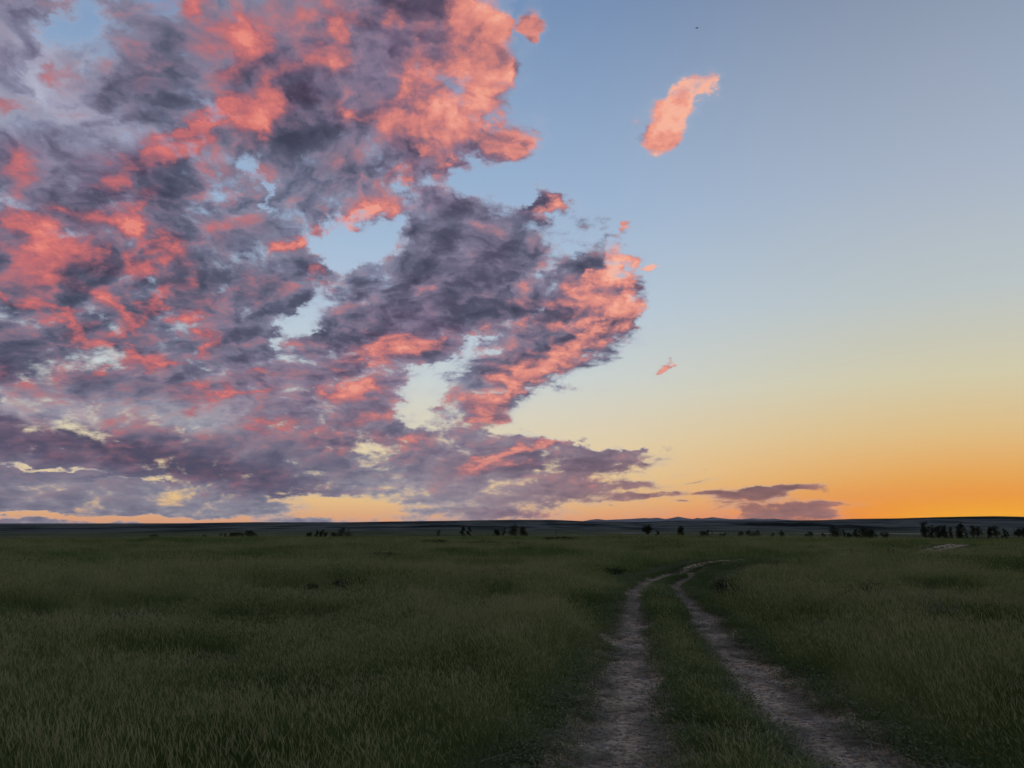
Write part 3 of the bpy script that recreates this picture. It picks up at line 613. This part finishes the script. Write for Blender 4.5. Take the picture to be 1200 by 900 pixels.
# ================================================================ trees and bushes on the plain
TREES = [  # x, y, top height above the eye datum, crown width, kind, group, label
 (-232.9, 509.3, -6.16, 4.67, 'bush', 'scrub at the far left of the plain', 'low dark bush, left one of the pair furthest left on the plain'),
 (-230.6, 510.3, -5.96, 5.97, 'bush', 'scrub at the far left of the plain', 'low dark bush with a bump, right one of the pair furthest left on the plain'),
 (-208.4, 535.9, -6.69, 6.13, 'bush', 'left hand scrub row', 'small low bush alone, just left of the row of dark scrub trees'),
 (-199.6, 539.3, -5.94, 3.73, 'upright', 'left hand scrub row', 'thin dark sapling at the left end of the left hand scrub row'),
 (-196.5, 540.4, -5.61, 3.2, 'upright', 'left hand scrub row', 'very thin dark sapling, second from the left in the left hand scrub row'),
 (-193.1, 541.6, -5.28, 6.13, 'bush', 'left hand scrub row', 'squat dark shrub in the middle of the left hand scrub row'),
 (-189.5, 542.9, -4.83, 6.8, 'bush', 'left hand scrub row', 'broad dark shrub beside the tallest one of the left hand scrub row'),
 (-187.7, 548.8, -5.96, 3.16, 'upright', 'left hand scrub row', 'thin gap filling sapling in the left hand scrub row'),
 (-183.0, 550.4, -3.52, 10.89, 'round', 'left hand scrub row', 'broad dark tree ending the left hand scrub row on the right, its tallest'),
 (-146.8, 571.4, -5.18, 6.29, 'bush', 'second scrub cluster', 'small dark bush at the left end of the second scrub cluster'),
 (-142.2, 572.6, -3.97, 4.24, 'upright', 'second scrub cluster', 'narrow upright dark tree, second from left in the second scrub cluster'),
 (-139.9, 578.3, -3.29, 5.65, 'upright', 'second scrub cluster', 'taller narrow dark tree next to a low bush in the second scrub cluster'),
 (-135.4, 574.3, -5.34, 4.92, 'bush', 'second scrub cluster', 'low dark bush between narrow trees in the second scrub cluster'),
 (-132.6, 585.2, -5.35, 5.7, 'bush', 'second scrub cluster', 'small rounded bush just left of the three peaked dark tree'),
 (-125.2, 586.8, -1.49, 12.66, 'peaked', 'second scrub cluster', 'wide dark tree with peaked crown, largest of the second scrub cluster'),
 (-57.9, 617.3, -3.89, 5.17, 'sparse', 'central cluster of trees', 'spindly little tree standing alone left of the middle of the horizon'),
 (-37.1, 598.9, -1.55, 7.09, 'upright', 'central cluster of trees', 'dark bushy tree, left half of the tight pair before the big round tree'),
 (-32.5, 604.1, -1.33, 6.45, 'sparse', 'central cluster of trees', 'dark tree with ragged top, right half of the tight pair left of centre'),
 (-11.8, 589.9, -3.27, 7.66, 'round', 'central cluster of trees', 'low round dark tree, furthest left of the central cluster'),
 (-6.4, 590.0, -2.01, 6.29, 'sparse', 'central cluster of trees', 'ragged dark tree with a bent trunk beside the big round tree'),
 (1.6, 575.0, 0.42, 10.8, 'round', 'central cluster of trees', 'largest round dark tree at the centre of the horizon'),
 (8.1, 574.9, -0.93, 8.13, 'round', 'central cluster of trees', 'round dark tree leaning on the right side of the largest central tree'),
 (59.3, 536.7, -6.93, 4.51, 'bush', 'scattered trees before the pale strip', 'tiny lone bush in the open grass right of the utility pole'),
 (88.5, 512.4, 0.24, 8.56, 'trunk', 'scattered trees before the pale strip', 'dark tree on a bare trunk with lopsided crown standing before the pale strip'),
 (97.9, 531.0, -3.5, 4.19, 'upright', 'scattered trees before the pale strip', 'narrow dark shrub immediately right of the tree on a bare trunk'),
 (111.6, 518.1, -0.78, 8.11, 'tall', 'scattered trees before the pale strip', 'tall blocky dark tree above the bend of the track'),
 (131.9, 544.2, -3.92, 6.62, 'round', 'scattered trees before the pale strip', 'dark round tree beside two spindly ones right of the blocky tree'),
 (135.3, 543.4, -3.1, 4.67, 'sparse', 'scattered trees before the pale strip', 'spindly tree between the round one and the thinnest one'),
 (137.5, 542.9, -3.56, 3.37, 'snag', 'scattered trees before the pale strip', 'thinnest bare trunked tree right of the blocky tree'),
 (145.7, 551.1, -5.64, 4.1, 'bush', 'scattered trees before the pale strip', 'left one of two tiny bushes side by side right of the spindly trees'),
 (148.5, 550.3, -5.51, 4.1, 'bush', 'scattered trees before the pale strip', 'right one of two tiny bushes side by side right of the spindly trees'),
 (164.9, 566.5, -4.52, 5.61, 'bush', 'scattered trees before the pale strip', 'small pointed bush, left of the three peaked scrub clump'),
 (169.8, 565.0, -3.42, 5.61, 'peaked', 'scattered trees before the pale strip', 'peaked scrub tree in the right middle clump, leftmost peak'),
 (172.8, 564.1, -5.45, 4.92, 'bush', 'scattered trees before the pale strip', 'low bush between two peaked scrub trees'),
 (175.7, 563.2, -3.28, 4.92, 'peaked', 'scattered trees before the pale strip', 'peaked scrub tree in the right middle clump, rightmost peak'),
 (191.5, 579.2, -5.64, 4.38, 'bush', 'scattered trees before the pale strip', 'faint tiny bush alone between scrub clumps on the right'),
 (194.2, 567.7, -4.05, 5.7, 'peaked', 'scattered trees before the pale strip', 'small pointed dark tree standing alone right of the faint tiny bush'),
 (202.9, 543.4, -5.77, 3.83, 'bush', 'right hand clump of trees', 'tiny bush touching the left side of a small round tree'),
 (205.0, 542.6, -4.31, 5.18, 'round', 'right hand clump of trees', 'small round dark tree standing alone before the right hand clump'),
 (213.4, 539.3, -5.48, 3.83, 'bush', 'right hand clump of trees', 'tiny faint bush just left of the leaning dark tree'),
 (212.9, 518.0, -0.0, 9.86, 'lean', 'right hand clump of trees', 'dark tree with top leaning to the left, left end of the right hand clump'),
 (217.7, 515.9, -2.97, 4.67, 'sparse', 'right hand clump of trees', 'thin ragged tree right of the leaning dark tree'),
 (220.4, 514.8, -5.04, 5.97, 'bush', 'right hand clump of trees', 'low bush in the middle of the right hand clump'),
 (224.3, 513.1, -2.5, 7.27, 'sparse', 'right hand clump of trees', 'ragged dark tree left of the broad domed tree'),
 (229.5, 510.8, -0.96, 11.16, 'round', 'right hand clump of trees', 'broad domed dark tree, biggest of the right hand clump'),
 (235.0, 513.8, -2.51, 7.33, 'round', 'right hand clump of trees', 'smaller round tree on the right flank of the broad domed tree'),
 (242.9, 515.6, -4.45, 4.43, 'bush', 'right hand clump of trees', 'left one of a pair of small bushes between clump and grove'),
 (244.8, 514.7, -4.44, 3.77, 'bush', 'right hand clump of trees', 'right one of a pair of small bushes between clump and grove'),
 (195.2, 371.9, 2.56, 5.45, 'tall', 'right hand grove of trees', 'tallest tree of the right hand grove, at its left end'),
 (199.8, 375.1, 0.56, 4.53, 'tall', 'right hand grove of trees', 'dense grove tree directly right of the tallest one'),
 (202.3, 373.8, 0.45, 5.52, 'round', 'right hand grove of trees', 'wide dense grove tree, third from the left end'),
 (204.8, 372.4, 0.57, 5.02, 'tall', 'right hand grove of trees', 'dense grove tree, fourth from the left end'),
 (209.1, 375.8, -0.08, 3.59, 'tall', 'right hand grove of trees', 'narrow grove tree closing the dense left block of the grove'),
 (205.2, 360.7, 1.65, 5.87, 'tall', 'right hand grove of trees', 'tall broad grove tree standing by itself after the dense block'),
 (214.9, 372.5, -0.62, 3.09, 'sparse', 'right hand grove of trees', 'thin low grove tree right of the tall broad one'),
 (217.2, 371.1, 0.57, 4.09, 'trunk', 'right hand grove of trees', 'grove tree with a clear trunk and compact crown'),
 (221.5, 374.4, 0.04, 3.63, 'trunk', 'right hand grove of trees', 'slender grove tree close beside the one with a compact crown'),
 (222.8, 373.6, -0.87, 2.12, 'snag', 'right hand grove of trees', 'thinnest sapling of the grove'),
 (222.4, 368.0, -0.83, 2.59, 'upright', 'right hand grove of trees', 'small upright grove tree left of the near pair'),
 (223.5, 367.4, -0.2, 3.09, 'trunk', 'right hand grove of trees', 'left tree of the close pair in the thinner half of the grove'),
 (222.7, 362.0, 0.22, 4.04, 'trunk', 'right hand grove of trees', 'right tree of the close pair in the thinner half of the grove'),
 (227.8, 364.7, -0.89, 3.59, 'sparse', 'right hand grove of trees', 'airy low grove tree in the right half of the grove'),
 (231.5, 368.3, -1.38, 2.62, 'sparse', 'right hand grove of trees', 'smallest airy grove tree near the right edge'),
 (231.3, 362.5, -0.87, 2.09, 'snag', 'right hand grove of trees', 'bare thin trunk near the right edge of the grove'),
 (233.0, 361.4, -0.71, 4.09, 'trunk', 'right hand grove of trees', 'open crowned tree second from the right edge'),
 (234.8, 360.2, -0.55, 4.58, 'trunk', 'right hand grove of trees', 'grove tree cut by the right edge of the view'),
]


def tube(V, Fc, pts, rad, sides=6):
    """tapered tube along points, appended to V, Fc"""
    b = len(V); n = len(pts)
    for i, (p, r) in enumerate(zip(pts, rad)):
        d = (pts[min(i+1, n-1)] - pts[max(i-1, 0)]).normalized()
        u = d.cross(Vector((.31, .95, .1))).normalized(); w = d.cross(u)
        for k in range(sides):
            a = 6.2832*k/sides; V.append(tuple(p + (u*math.cos(a) + w*math.sin(a))*r))
    for i in range(n-1):
        for k in range(sides):
            k2 = (k+1) % sides; Fc.append((b+i*sides+k, b+i*sides+k2, b+(i+1)*sides+k2, b+(i+1)*sides+k))
    Fc.append(tuple(b+k for k in range(sides))[::-1]); Fc.append(tuple(b+(n-1)*sides+k for k in range(sides)))

def make_tree(name, h, w, kind, seed):
    """trunk mesh with limbs, crown mesh of many leaf sized faces gathered in clumps"""
    Q = random.Random(seed); V, Fc = [], []; lobes = []
    lo = {'bush': .05, 'round': .12, 'peaked': .06, 'upright': .10, 'sparse': .16, 'trunk': .34, 'tall': .12, 'lean': .10, 'snag': .45}[kind]
    tr = max(.09, h*.022) if kind != 'trunk' else h*.035
    lx = -.16*w if kind == 'lean' else Q.uniform(-.05, .05)*w
    top = Vector((lx, 0, h*.86)); 
    spine = [Vector((lx*(t**1.4) + Q.uniform(-.02, .02)*w*(t > 0), Q.uniform(-.02, .02)*w*(t > 0), h*.86*t - .3*(t == 0))) for t in (0, .25, .5, .75, 1)]
    tube(V, Fc, spine, [tr*1.25, tr, tr*.8, tr*.5, tr*.2])
    nl = {'bush': 6, 'round': 13, 'peaked': 10, 'upright': 6, 'sparse': 8, 'trunk': 9, 'tall': 14, 'lean': 14, 'snag': 3}[kind]
    for i in range(nl):
        t = lo + (1-lo)*(i+.6)/nl*.93
        if kind in ('round', 'bush'): wd = math.sqrt(max(.05, 1-((t-.42)/.62)**2))
        elif kind == 'peaked': wd = 1.15*(1-t)**.7 + .12
        elif kind == 'trunk': wd = math.sqrt(max(.05, 1-((t-.68)/.40)**2))
        elif kind == 'lean': wd = .55 + .4*math.cos((t-.3)*3.4)
        else: wd = .8 - .35*abs(t-.5)
        a = Q.uniform(0, 6.283); off = Q.uniform(.25, .62)*wd*w*.5
        if kind == 'peaked': off = (Q.choice([-1, 0, 1])*.5 + Q.uniform(-.1, .1))*w*.5*(1-t)*1.5; a = Q.uniform(-.3, .3)
        c = Vector((lx*(t**1.4) + off*math.cos(a), off*math.sin(a), h*t))
        rr = w*.5*wd*Q.uniform(.38, .60)*(.75 if kind in ('sparse', 'snag') else 1)
        rz = min(rr*Q.uniform(.8, 1.3), h*.24); 
        if c.z + rz > h: c.z = h - rz
        lobes.append((c, rr, rz))
        s0 = spine[0].lerp(spine[-1], max(0, t-.22)); s0 = Vector((spine[min(3, int(t*3.4))].x, spine[min(3, int(t*3.4))].y, s0.z))
        tube(V, Fc, [s0, s0.lerp(c, .55) + Vector((0, 0, -.03*h)), c], [tr*.38, tr*.25, tr*.08], 4)
    if kind == 'peaked':
        lobes.append((Vector((lx, 0, h*.9)), w*.10, h*.10)); lobes.append((Vector((-w*.28, 0, h*.66)), w*.12, h*.13)); lobes.append((Vector((w*.24, 0, h*.7)), w*.11, h*.13))
    B = Blades(); leaf = max(.20, min(.42, w*.055))
    tot = {'sparse': 330, 'snag': 90}.get(kind, 640)
    vol = sum(l[1]**2*l[2] for l in lobes)
    for c, rr, rz in lobes:
        tint0 = Q.uniform(.1, .8)
        for i in range(int(tot*rr*rr*rz/vol)+14):
            d = Vector((Q.gauss(0, 1), Q.gauss(0, 1), Q.gauss(0, 1))).normalized()*(Q.random()**.45)
            p = c + Vector((d.x*rr, d.y*rr, d.z*rz))
            if Q.random() < .3: p += d*rr*Q.uniform(.1, .5)
            u = Vector((Q.gauss(0, 1), Q.gauss(0, 1), Q.gauss(0, .7))).normalized()*leaf*Q.uniform(.6, 1.3)
            v = u.cross(Vector((Q.gauss(0, 1), Q.gauss(0, 1), Q.gauss(0, 1)))).normalized()*u.length*.6
            p.z = max(p.z, .1)
            B.quad([tuple(p-u), tuple(p-v), tuple(p+u), tuple(p+v)], min(1, max(0, tint0+Q.gauss(0, .15))))
    return new_mesh('trunk', np.array(V), Fc, M_BARK), B.mesh('crown', M_CROWN)

def thing(name, loc, label, cat, group=None, rz=0.):
    o = bpy.data.objects.new(name, None); scene.collection.objects.link(o); o.location = loc; o.rotation_euler = (0, 0, rz)
    o.empty_display_size = .3
    return tag(o, label, cat, group)

for i, (x, y, topz, w, kind, group, label) in enumerate(TREES):
    z = float(terrain(x, y)[0]); h = topz - z
    bush = kind == 'bush'
    t = thing('bush' if bush else 'tree', (x, y, z), label, 'bush' if bush else 'tree', group)
    mt, mc = make_tree('tree', h, w, kind, 100+i)
    obj('trunk', mt, t); obj('crown', mc, t)

# ---------------------------------------------------------------- sagebrush and dead shrubs in the near field
def shrub_mesh(seed, w, h, n, leaf, mat, spiky=False):
    Q = random.Random(seed); V, Fc = [], []; B = Blades()
    for i in range(16):
        a = Q.uniform(0, 6.28); q = Q.uniform(.2, .9)*w*.5; tip = Vector((q*math.cos(a), q*math.sin(a), h*Q.uniform(.6, 1)*(1-.35*(2*q/w)**2)))
        mid = tip*.5 + Vector((0, 0, -h*.08)); tube(V, Fc, [Vector((0, 0, -.05)), mid, tip], [.016, .009, .003], 4)
        for k in range(n//16):
            p = mid.lerp(tip, Q.uniform(-.1, 1.08)) + Vector((Q.gauss(0, 1), Q.gauss(0, 1), Q.gauss(0, .8)))*w*(.055 if spiky else .075)
            p.z = max(.01, p.z)
            u = Vector((Q.gauss(0, .5), Q.gauss(0, .5), 1)).normalized()*leaf*Q.uniform(.6, 1.4)*(1.8 if spiky else 1)
            v = u.cross(Vector((Q.gauss(0, 1), Q.gauss(0, 1), .2))).normalized()*leaf*(.10 if spiky else .28)
            B.quad([tuple(p-u), tuple(p-v), tuple(p+u), tuple(p+v)], Q.random())
    return new_mesh('stems', np.array(V), Fc, M_DEAD if spiky else M_BARK), B.mesh('twigs' if spiky else 'foliage', mat)
SHRUBS = [
 (6.19, 14.93, 0.75, 0.42, 'sage', 'dark green sagebrush nearest the right hand rut, left of two in the right field'),
 (7.18, 16.2, 0.95, 0.5, 'sage', 'darker rounded sagebrush just behind and right of the nearest one'),
 (7.42, 14.55, 1.5, 0.42, 'dead', 'sprawling grey purple dead shrub right of the sagebrush pair'),
 (7.23, 13.3, 1.2, 0.3, 'dead', 'low grey dead shrub at the right, in front of the sprawling one'),
 (4.64, 12.35, 0.9, 0.22, 'dead', 'low grey dead weeds beside the bare pinkish patch'),
 (5.07, 17.73, 0.9, 0.4, 'sage', 'dark leafy shrub inside the bend against the right rut'),
 (5.23, 19.57, 0.8, 0.4, 'sage', 'dark shrub furthest back inside the bend of the ruts'),
 (-12.28, 19.8, 1.6, 0.35, 'far', 'dark sagebrush patch at the left edge of the field'),
 (-10.41, 20.28, 1.3, 0.3, 'far', 'small dark sagebrush second from the left edge'),
 (-10.34, 22.43, 2.2, 0.4, 'far', 'long dark sagebrush left half of the long dark band'),
 (-8.89, 22.14, 2.4, 0.4, 'far', 'long dark sagebrush right half of the long dark band'),
 (-5.29, 20.77, 0.9, 0.24, 'far', 'dark pointed sagebrush left end of the middle band'),
 (-4.5, 21.57, 1.5, 0.26, 'far', 'dark sagebrush in the middle band of the left field'),
 (-4.13, 22.14, 0.8, 0.32, 'far', 'dark upright sagebrush right end of the middle band'),
 (-3.89, 13.1, 0.7, 0.35, 'far', 'dark leafy clump low in the middle of the left field'),
 (-1.79, 13.84, 1.0, 0.4, 'far', 'dark ragged sagebrush in the grass left of the ruts'),
 (-2.21, 13.0, 0.8, 0.3, 'far', 'smaller dark sagebrush left of the ragged one'),
 (-1.58, 26.72, 2.4, 0.45, 'far', 'wide dark sagebrush behind the ragged one'),
 (-0.5, 25.89, 1.8, 0.5, 'far', 'dark sagebrush at the right end of the wide dark band'),
 (1.06, 29.04, 2.0, 0.4, 'far', 'dark sagebrush left of the bend, further one'),
 (3.38, 28.06, 1.8, 0.3, 'far', 'long dark sagebrush close left of the bend'),
 (-28.22, 47.11, 2.5, 0.5, 'far', 'distant dark sagebrush far left'),
 (-11.6, 49.95, 3, 0.5, 'far', 'distant dark sagebrush below the second scrub cluster'),
 (-6.35, 39.3, 3, 0.5, 'far', 'distant dark sagebrush left of centre'),
 (-6.41, 65.86, 4, 0.55, 'far', 'far dark sagebrush below the spindly lone tree'),
 (-2.54, 58.82, 5, 0.6, 'far', 'far dark sagebrush band left piece below centre trees'),
 (0.0, 56.8, 5, 0.6, 'far', 'far dark sagebrush band right piece below centre trees'),
 (4.86, 74.81, 6, 0.6, 'far', 'far long dark sagebrush below the utility pole'),
 (7.91, 60.99, 3, 0.5, 'far', 'far dark sagebrush left of the tree on a bare trunk'),
 (14.75, 58.82, 3, 0.5, 'far', 'far dark sagebrush below the spindly trees'),
 (18.32, 48.49, 2.6, 0.5, 'far', 'distant dark sagebrush in the right middle field'),
 (17.93, 41.26, 2.2, 0.45, 'far', 'dark sagebrush left of the two short posts'),
 (27.39, 43.41, 2.6, 0.45, 'far', 'dark sagebrush near the right edge beyond the far track'),
]
shrub_lib = {}
for x, y, w, h, kind, label in SHRUBS:
    big = kind != 'far'
    key = (kind, int(x*7) % 3)
    if key not in shrub_lib:
        shrub_lib[key] = shrub_mesh(500+len(shrub_lib), 1., .6, {'far': 1100, 'sage': 2600, 'dead': 1500}[kind], {'far': .06, 'sage': .022, 'dead': .045}[kind], M_DEAD if kind == 'dead' else M_SAGE, kind == 'dead')
    ms, mf = shrub_lib[key]
    z = float(terrain(x, y)[0])
    t = thing('dead_shrub' if kind == 'dead' else 'sagebrush', (x, y, z), label, 'shrub', 'shrubs standing in the grass', rz=(x*3.7) % 6.28)
    t.scale = (w*.8, w*.6, h*.68/.6) if kind == 'far' else (w, w, h/.6)
    obj('stems', ms, t); obj('twigs' if kind == 'dead' else 'foliage', mf, t)

# ---------------------------------------------------------------- small things
def box(bm, c, s, rz=0., taper=1.):
    r = bmesh.ops.create_cube(bm, size=1.)
    for v in r['verts']:
        k = taper if v.co.z > 0 else 1.
        v.co = Matrix.Rotation(rz, 3, 'Z') @ Vector((v.co.x*s[0]*k, v.co.y*s[1]*k, v.co.z*s[2])) + Vector(c)
    return r['verts']
def bmesh_obj(name, bm, mat, parent=None, bevel=0.):
    if bevel: bmesh.ops.bevel(bm, geom=bm.edges[:], offset=bevel, segments=1, affect='EDGES')
    me = bpy.data.meshes.new(name); bm.to_mesh(me); bm.free(); me.materials.append(mat); return obj(name, me, parent)

def utility_pole(x, y, top):
    z = float(terrain(x, y)[0]); h = top - z
    t = thing('utility_pole', (x, y, z), 'thin wooden utility pole with a crossarm standing alone right of the central trees', 'utility pole')
    V, Fc = [], []; tube(V, Fc, [Vector((0, 0, -1)), Vector((0, 0, h*.5)), Vector((.03, 0, h))], [.34, .30, .24], 8)
    obj('pole', new_mesh('pole', np.array(V), Fc, M_BARK), t)
    bm = bmesh.new(); box(bm, (0, .24, h-.8), (2.6, .2, .32)); bmesh_obj('crossarm', bm, M_BARK, t, .02)
    for k in (-.95, 0, .95):
        V, Fc = [], []; tube(V, Fc, [Vector((k, .24, h-.70)), Vector((k, .24, h-.5))], [.06, .045], 6)
        obj('insulator', new_mesh('insulator', np.array(V), Fc, M_STONE), t)
utility_pole(35.7, 639.0, -3.82)

for x, y, hh, lab in ((19.18, 40.26, .24, 'left one of two short dark posts in the grass by the far track'),
                      (19.42, 40.26, .22, 'right one of two short dark posts in the grass by the far track')):
    z = float(terrain(x, y)[0]); bm = bmesh.new(); box(bm, (0, 0, hh/2-.1), (.09, .09, hh+.3), .2, .86)
    o = bmesh_obj('wooden_post', bm, M_BARK, None, .012); o.location = (x, y, z+.18); o.rotation_euler = (0, .05, x)
    tag(o, lab, 'post', 'short posts by the far track')

def tall_weed(x, y):
    z = float(terrain(x, y)[0]); t = thing('tall_weed', (x, y, z), 'single dark upright weed sticking out of the grass left of the bend', 'weed')
    V, Fc = [], []; tube(V, Fc, [Vector((0, 0, -.05)), Vector((.02, 0, .3)), Vector((-.01, 0, .52))], [.016, .010, .004], 5)
    obj('stem', new_mesh('stem', np.array(V), Fc, M_DEAD), t)
    B = Blades(); Q = random.Random(9)
    for k in range(90):
        h = Q.uniform(.2, .52); a = Q.uniform(0, 6.28); l = Q.uniform(.03, .06)
        p = Vector((0, 0, h)); u = Vector((math.cos(a), math.sin(a), .8)).normalized()*l; v = Vector((-math.sin(a), math.cos(a), 0))*l*.28
        B.quad([tuple(p), tuple(p+u*.5-v), tuple(p+u), tuple(p+u*.5+v)], Q.random())
    obj('leaves', B.mesh('leaves', M_SAGE), t)
tall_weed(5.78, 37.53)

for k, (x, y, s, lab) in enumerate(((4.74, 16.85, .16, 'pale flat stone at the grass edge right of the right rut, second furthest of four'),
                     (4.52, 15.61, .20, 'largest pale flat stone beside the right rut'),
                     (5.01, 18.1, .12, 'small pale stone beside the right rut, furthest of four'),
                     (4.28, 14.42, .11, 'small pale stone beside the right rut, nearest of four'))):
    o = obj('rock', stone_mesh(40+k, .35, 2)); o.scale = (s, s*.7, s*.55); o.location = (x, y, float(terrain(x, y)[0])+s*.08); o.rotation_euler = (0, 0, k*1.3)
    tag(o, lab, 'stone', 'pale stones beside the right rut')

def bird(x, y, z):
    t = thing('bird', (x, y, z), 'tiny dark bird flying high in the clear sky right of centre', 'bird', rz=.9)
    V, Fc = [], []
    tube(V, Fc, [Vector((q, 0, .006*math.sin(q*9))) for q in (-.10, -.07, -.02, .04, .075, .10, .125)], [.006, .019, .031, .030, .020, .021, .003], 10)
    obj('body', new_mesh('body', np.array(V), Fc, M_BIRD, smooth_=True), t)
    for s in (-1, 1):
        W = []; n = 7
        for k in range(n):
            q = k/(n-1); yy = s*(.015+.17*q); ch = .075*(1-q**2.2)+.012; cx = .035-.05*q*q; zz = .02+.05*q-.03*q*q
            for (dx, dz) in ((0, 0), (-ch*.3, .008*(1-q)), (-ch, 0), (-ch*.3, -.004)): W.append((cx+dx, yy, zz+dz))
        Fw = [(4*k+j, 4*k+(j+1) % 4, 4*k+4+(j+1) % 4, 4*k+4+j) for k in range(n-1) for j in range(4)] + [(0, 1, 2, 3), (4*n-1, 4*n-2, 4*n-3, 4*n-4)]
        obj('wing', new_mesh('wing', np.array(W), Fw, M_BIRD), t)
    Tl = [(-.09, -.012, .004), (-.09, .012, .004), (-.17, .028, .0), (-.17, -.028, .0), (-.09, -.012, -.003), (-.09, .012, -.003), (-.17, .028, -.004), (-.17, -.028, -.004)]
    obj('tail', new_mesh('tail', np.array(Tl), [(0,1,2,3), (7,6,5,4), (0,4,5,1), (1,5,6,2), (2,6,7,3), (3,7,4,0)], M_BIRD), t)
bird(16.9, 63.8, 46.18)


# ---------------------------------------------------------------- evening haze
if HAZE:
    bm = bmesh.new(); box(bm, (0, 20000, 1000-151), (64000, 70000, 2000))
    hz = bmesh_obj('haze', bm, bpy.data.materials.new('evening_haze')); hm = hz.data.materials[0]; hm.use_nodes = True
    nt = hm.node_tree; nt.nodes.clear()
    pv = nt.nodes.new('ShaderNodeVolumePrincipled'); pv.inputs['Color'].default_value = (.80, .84, .92, 1)
    pv.inputs['Density'].default_value = HAZE; pv.inputs['Anisotropy'].default_value = .5
    ho = nt.nodes.new('ShaderNodeOutputMaterial'); nt.links.new(pv.outputs[0], ho.inputs['Volume'])
    tag(hz, 'thin evening haze over the plain', 'haze', kind='stuff')
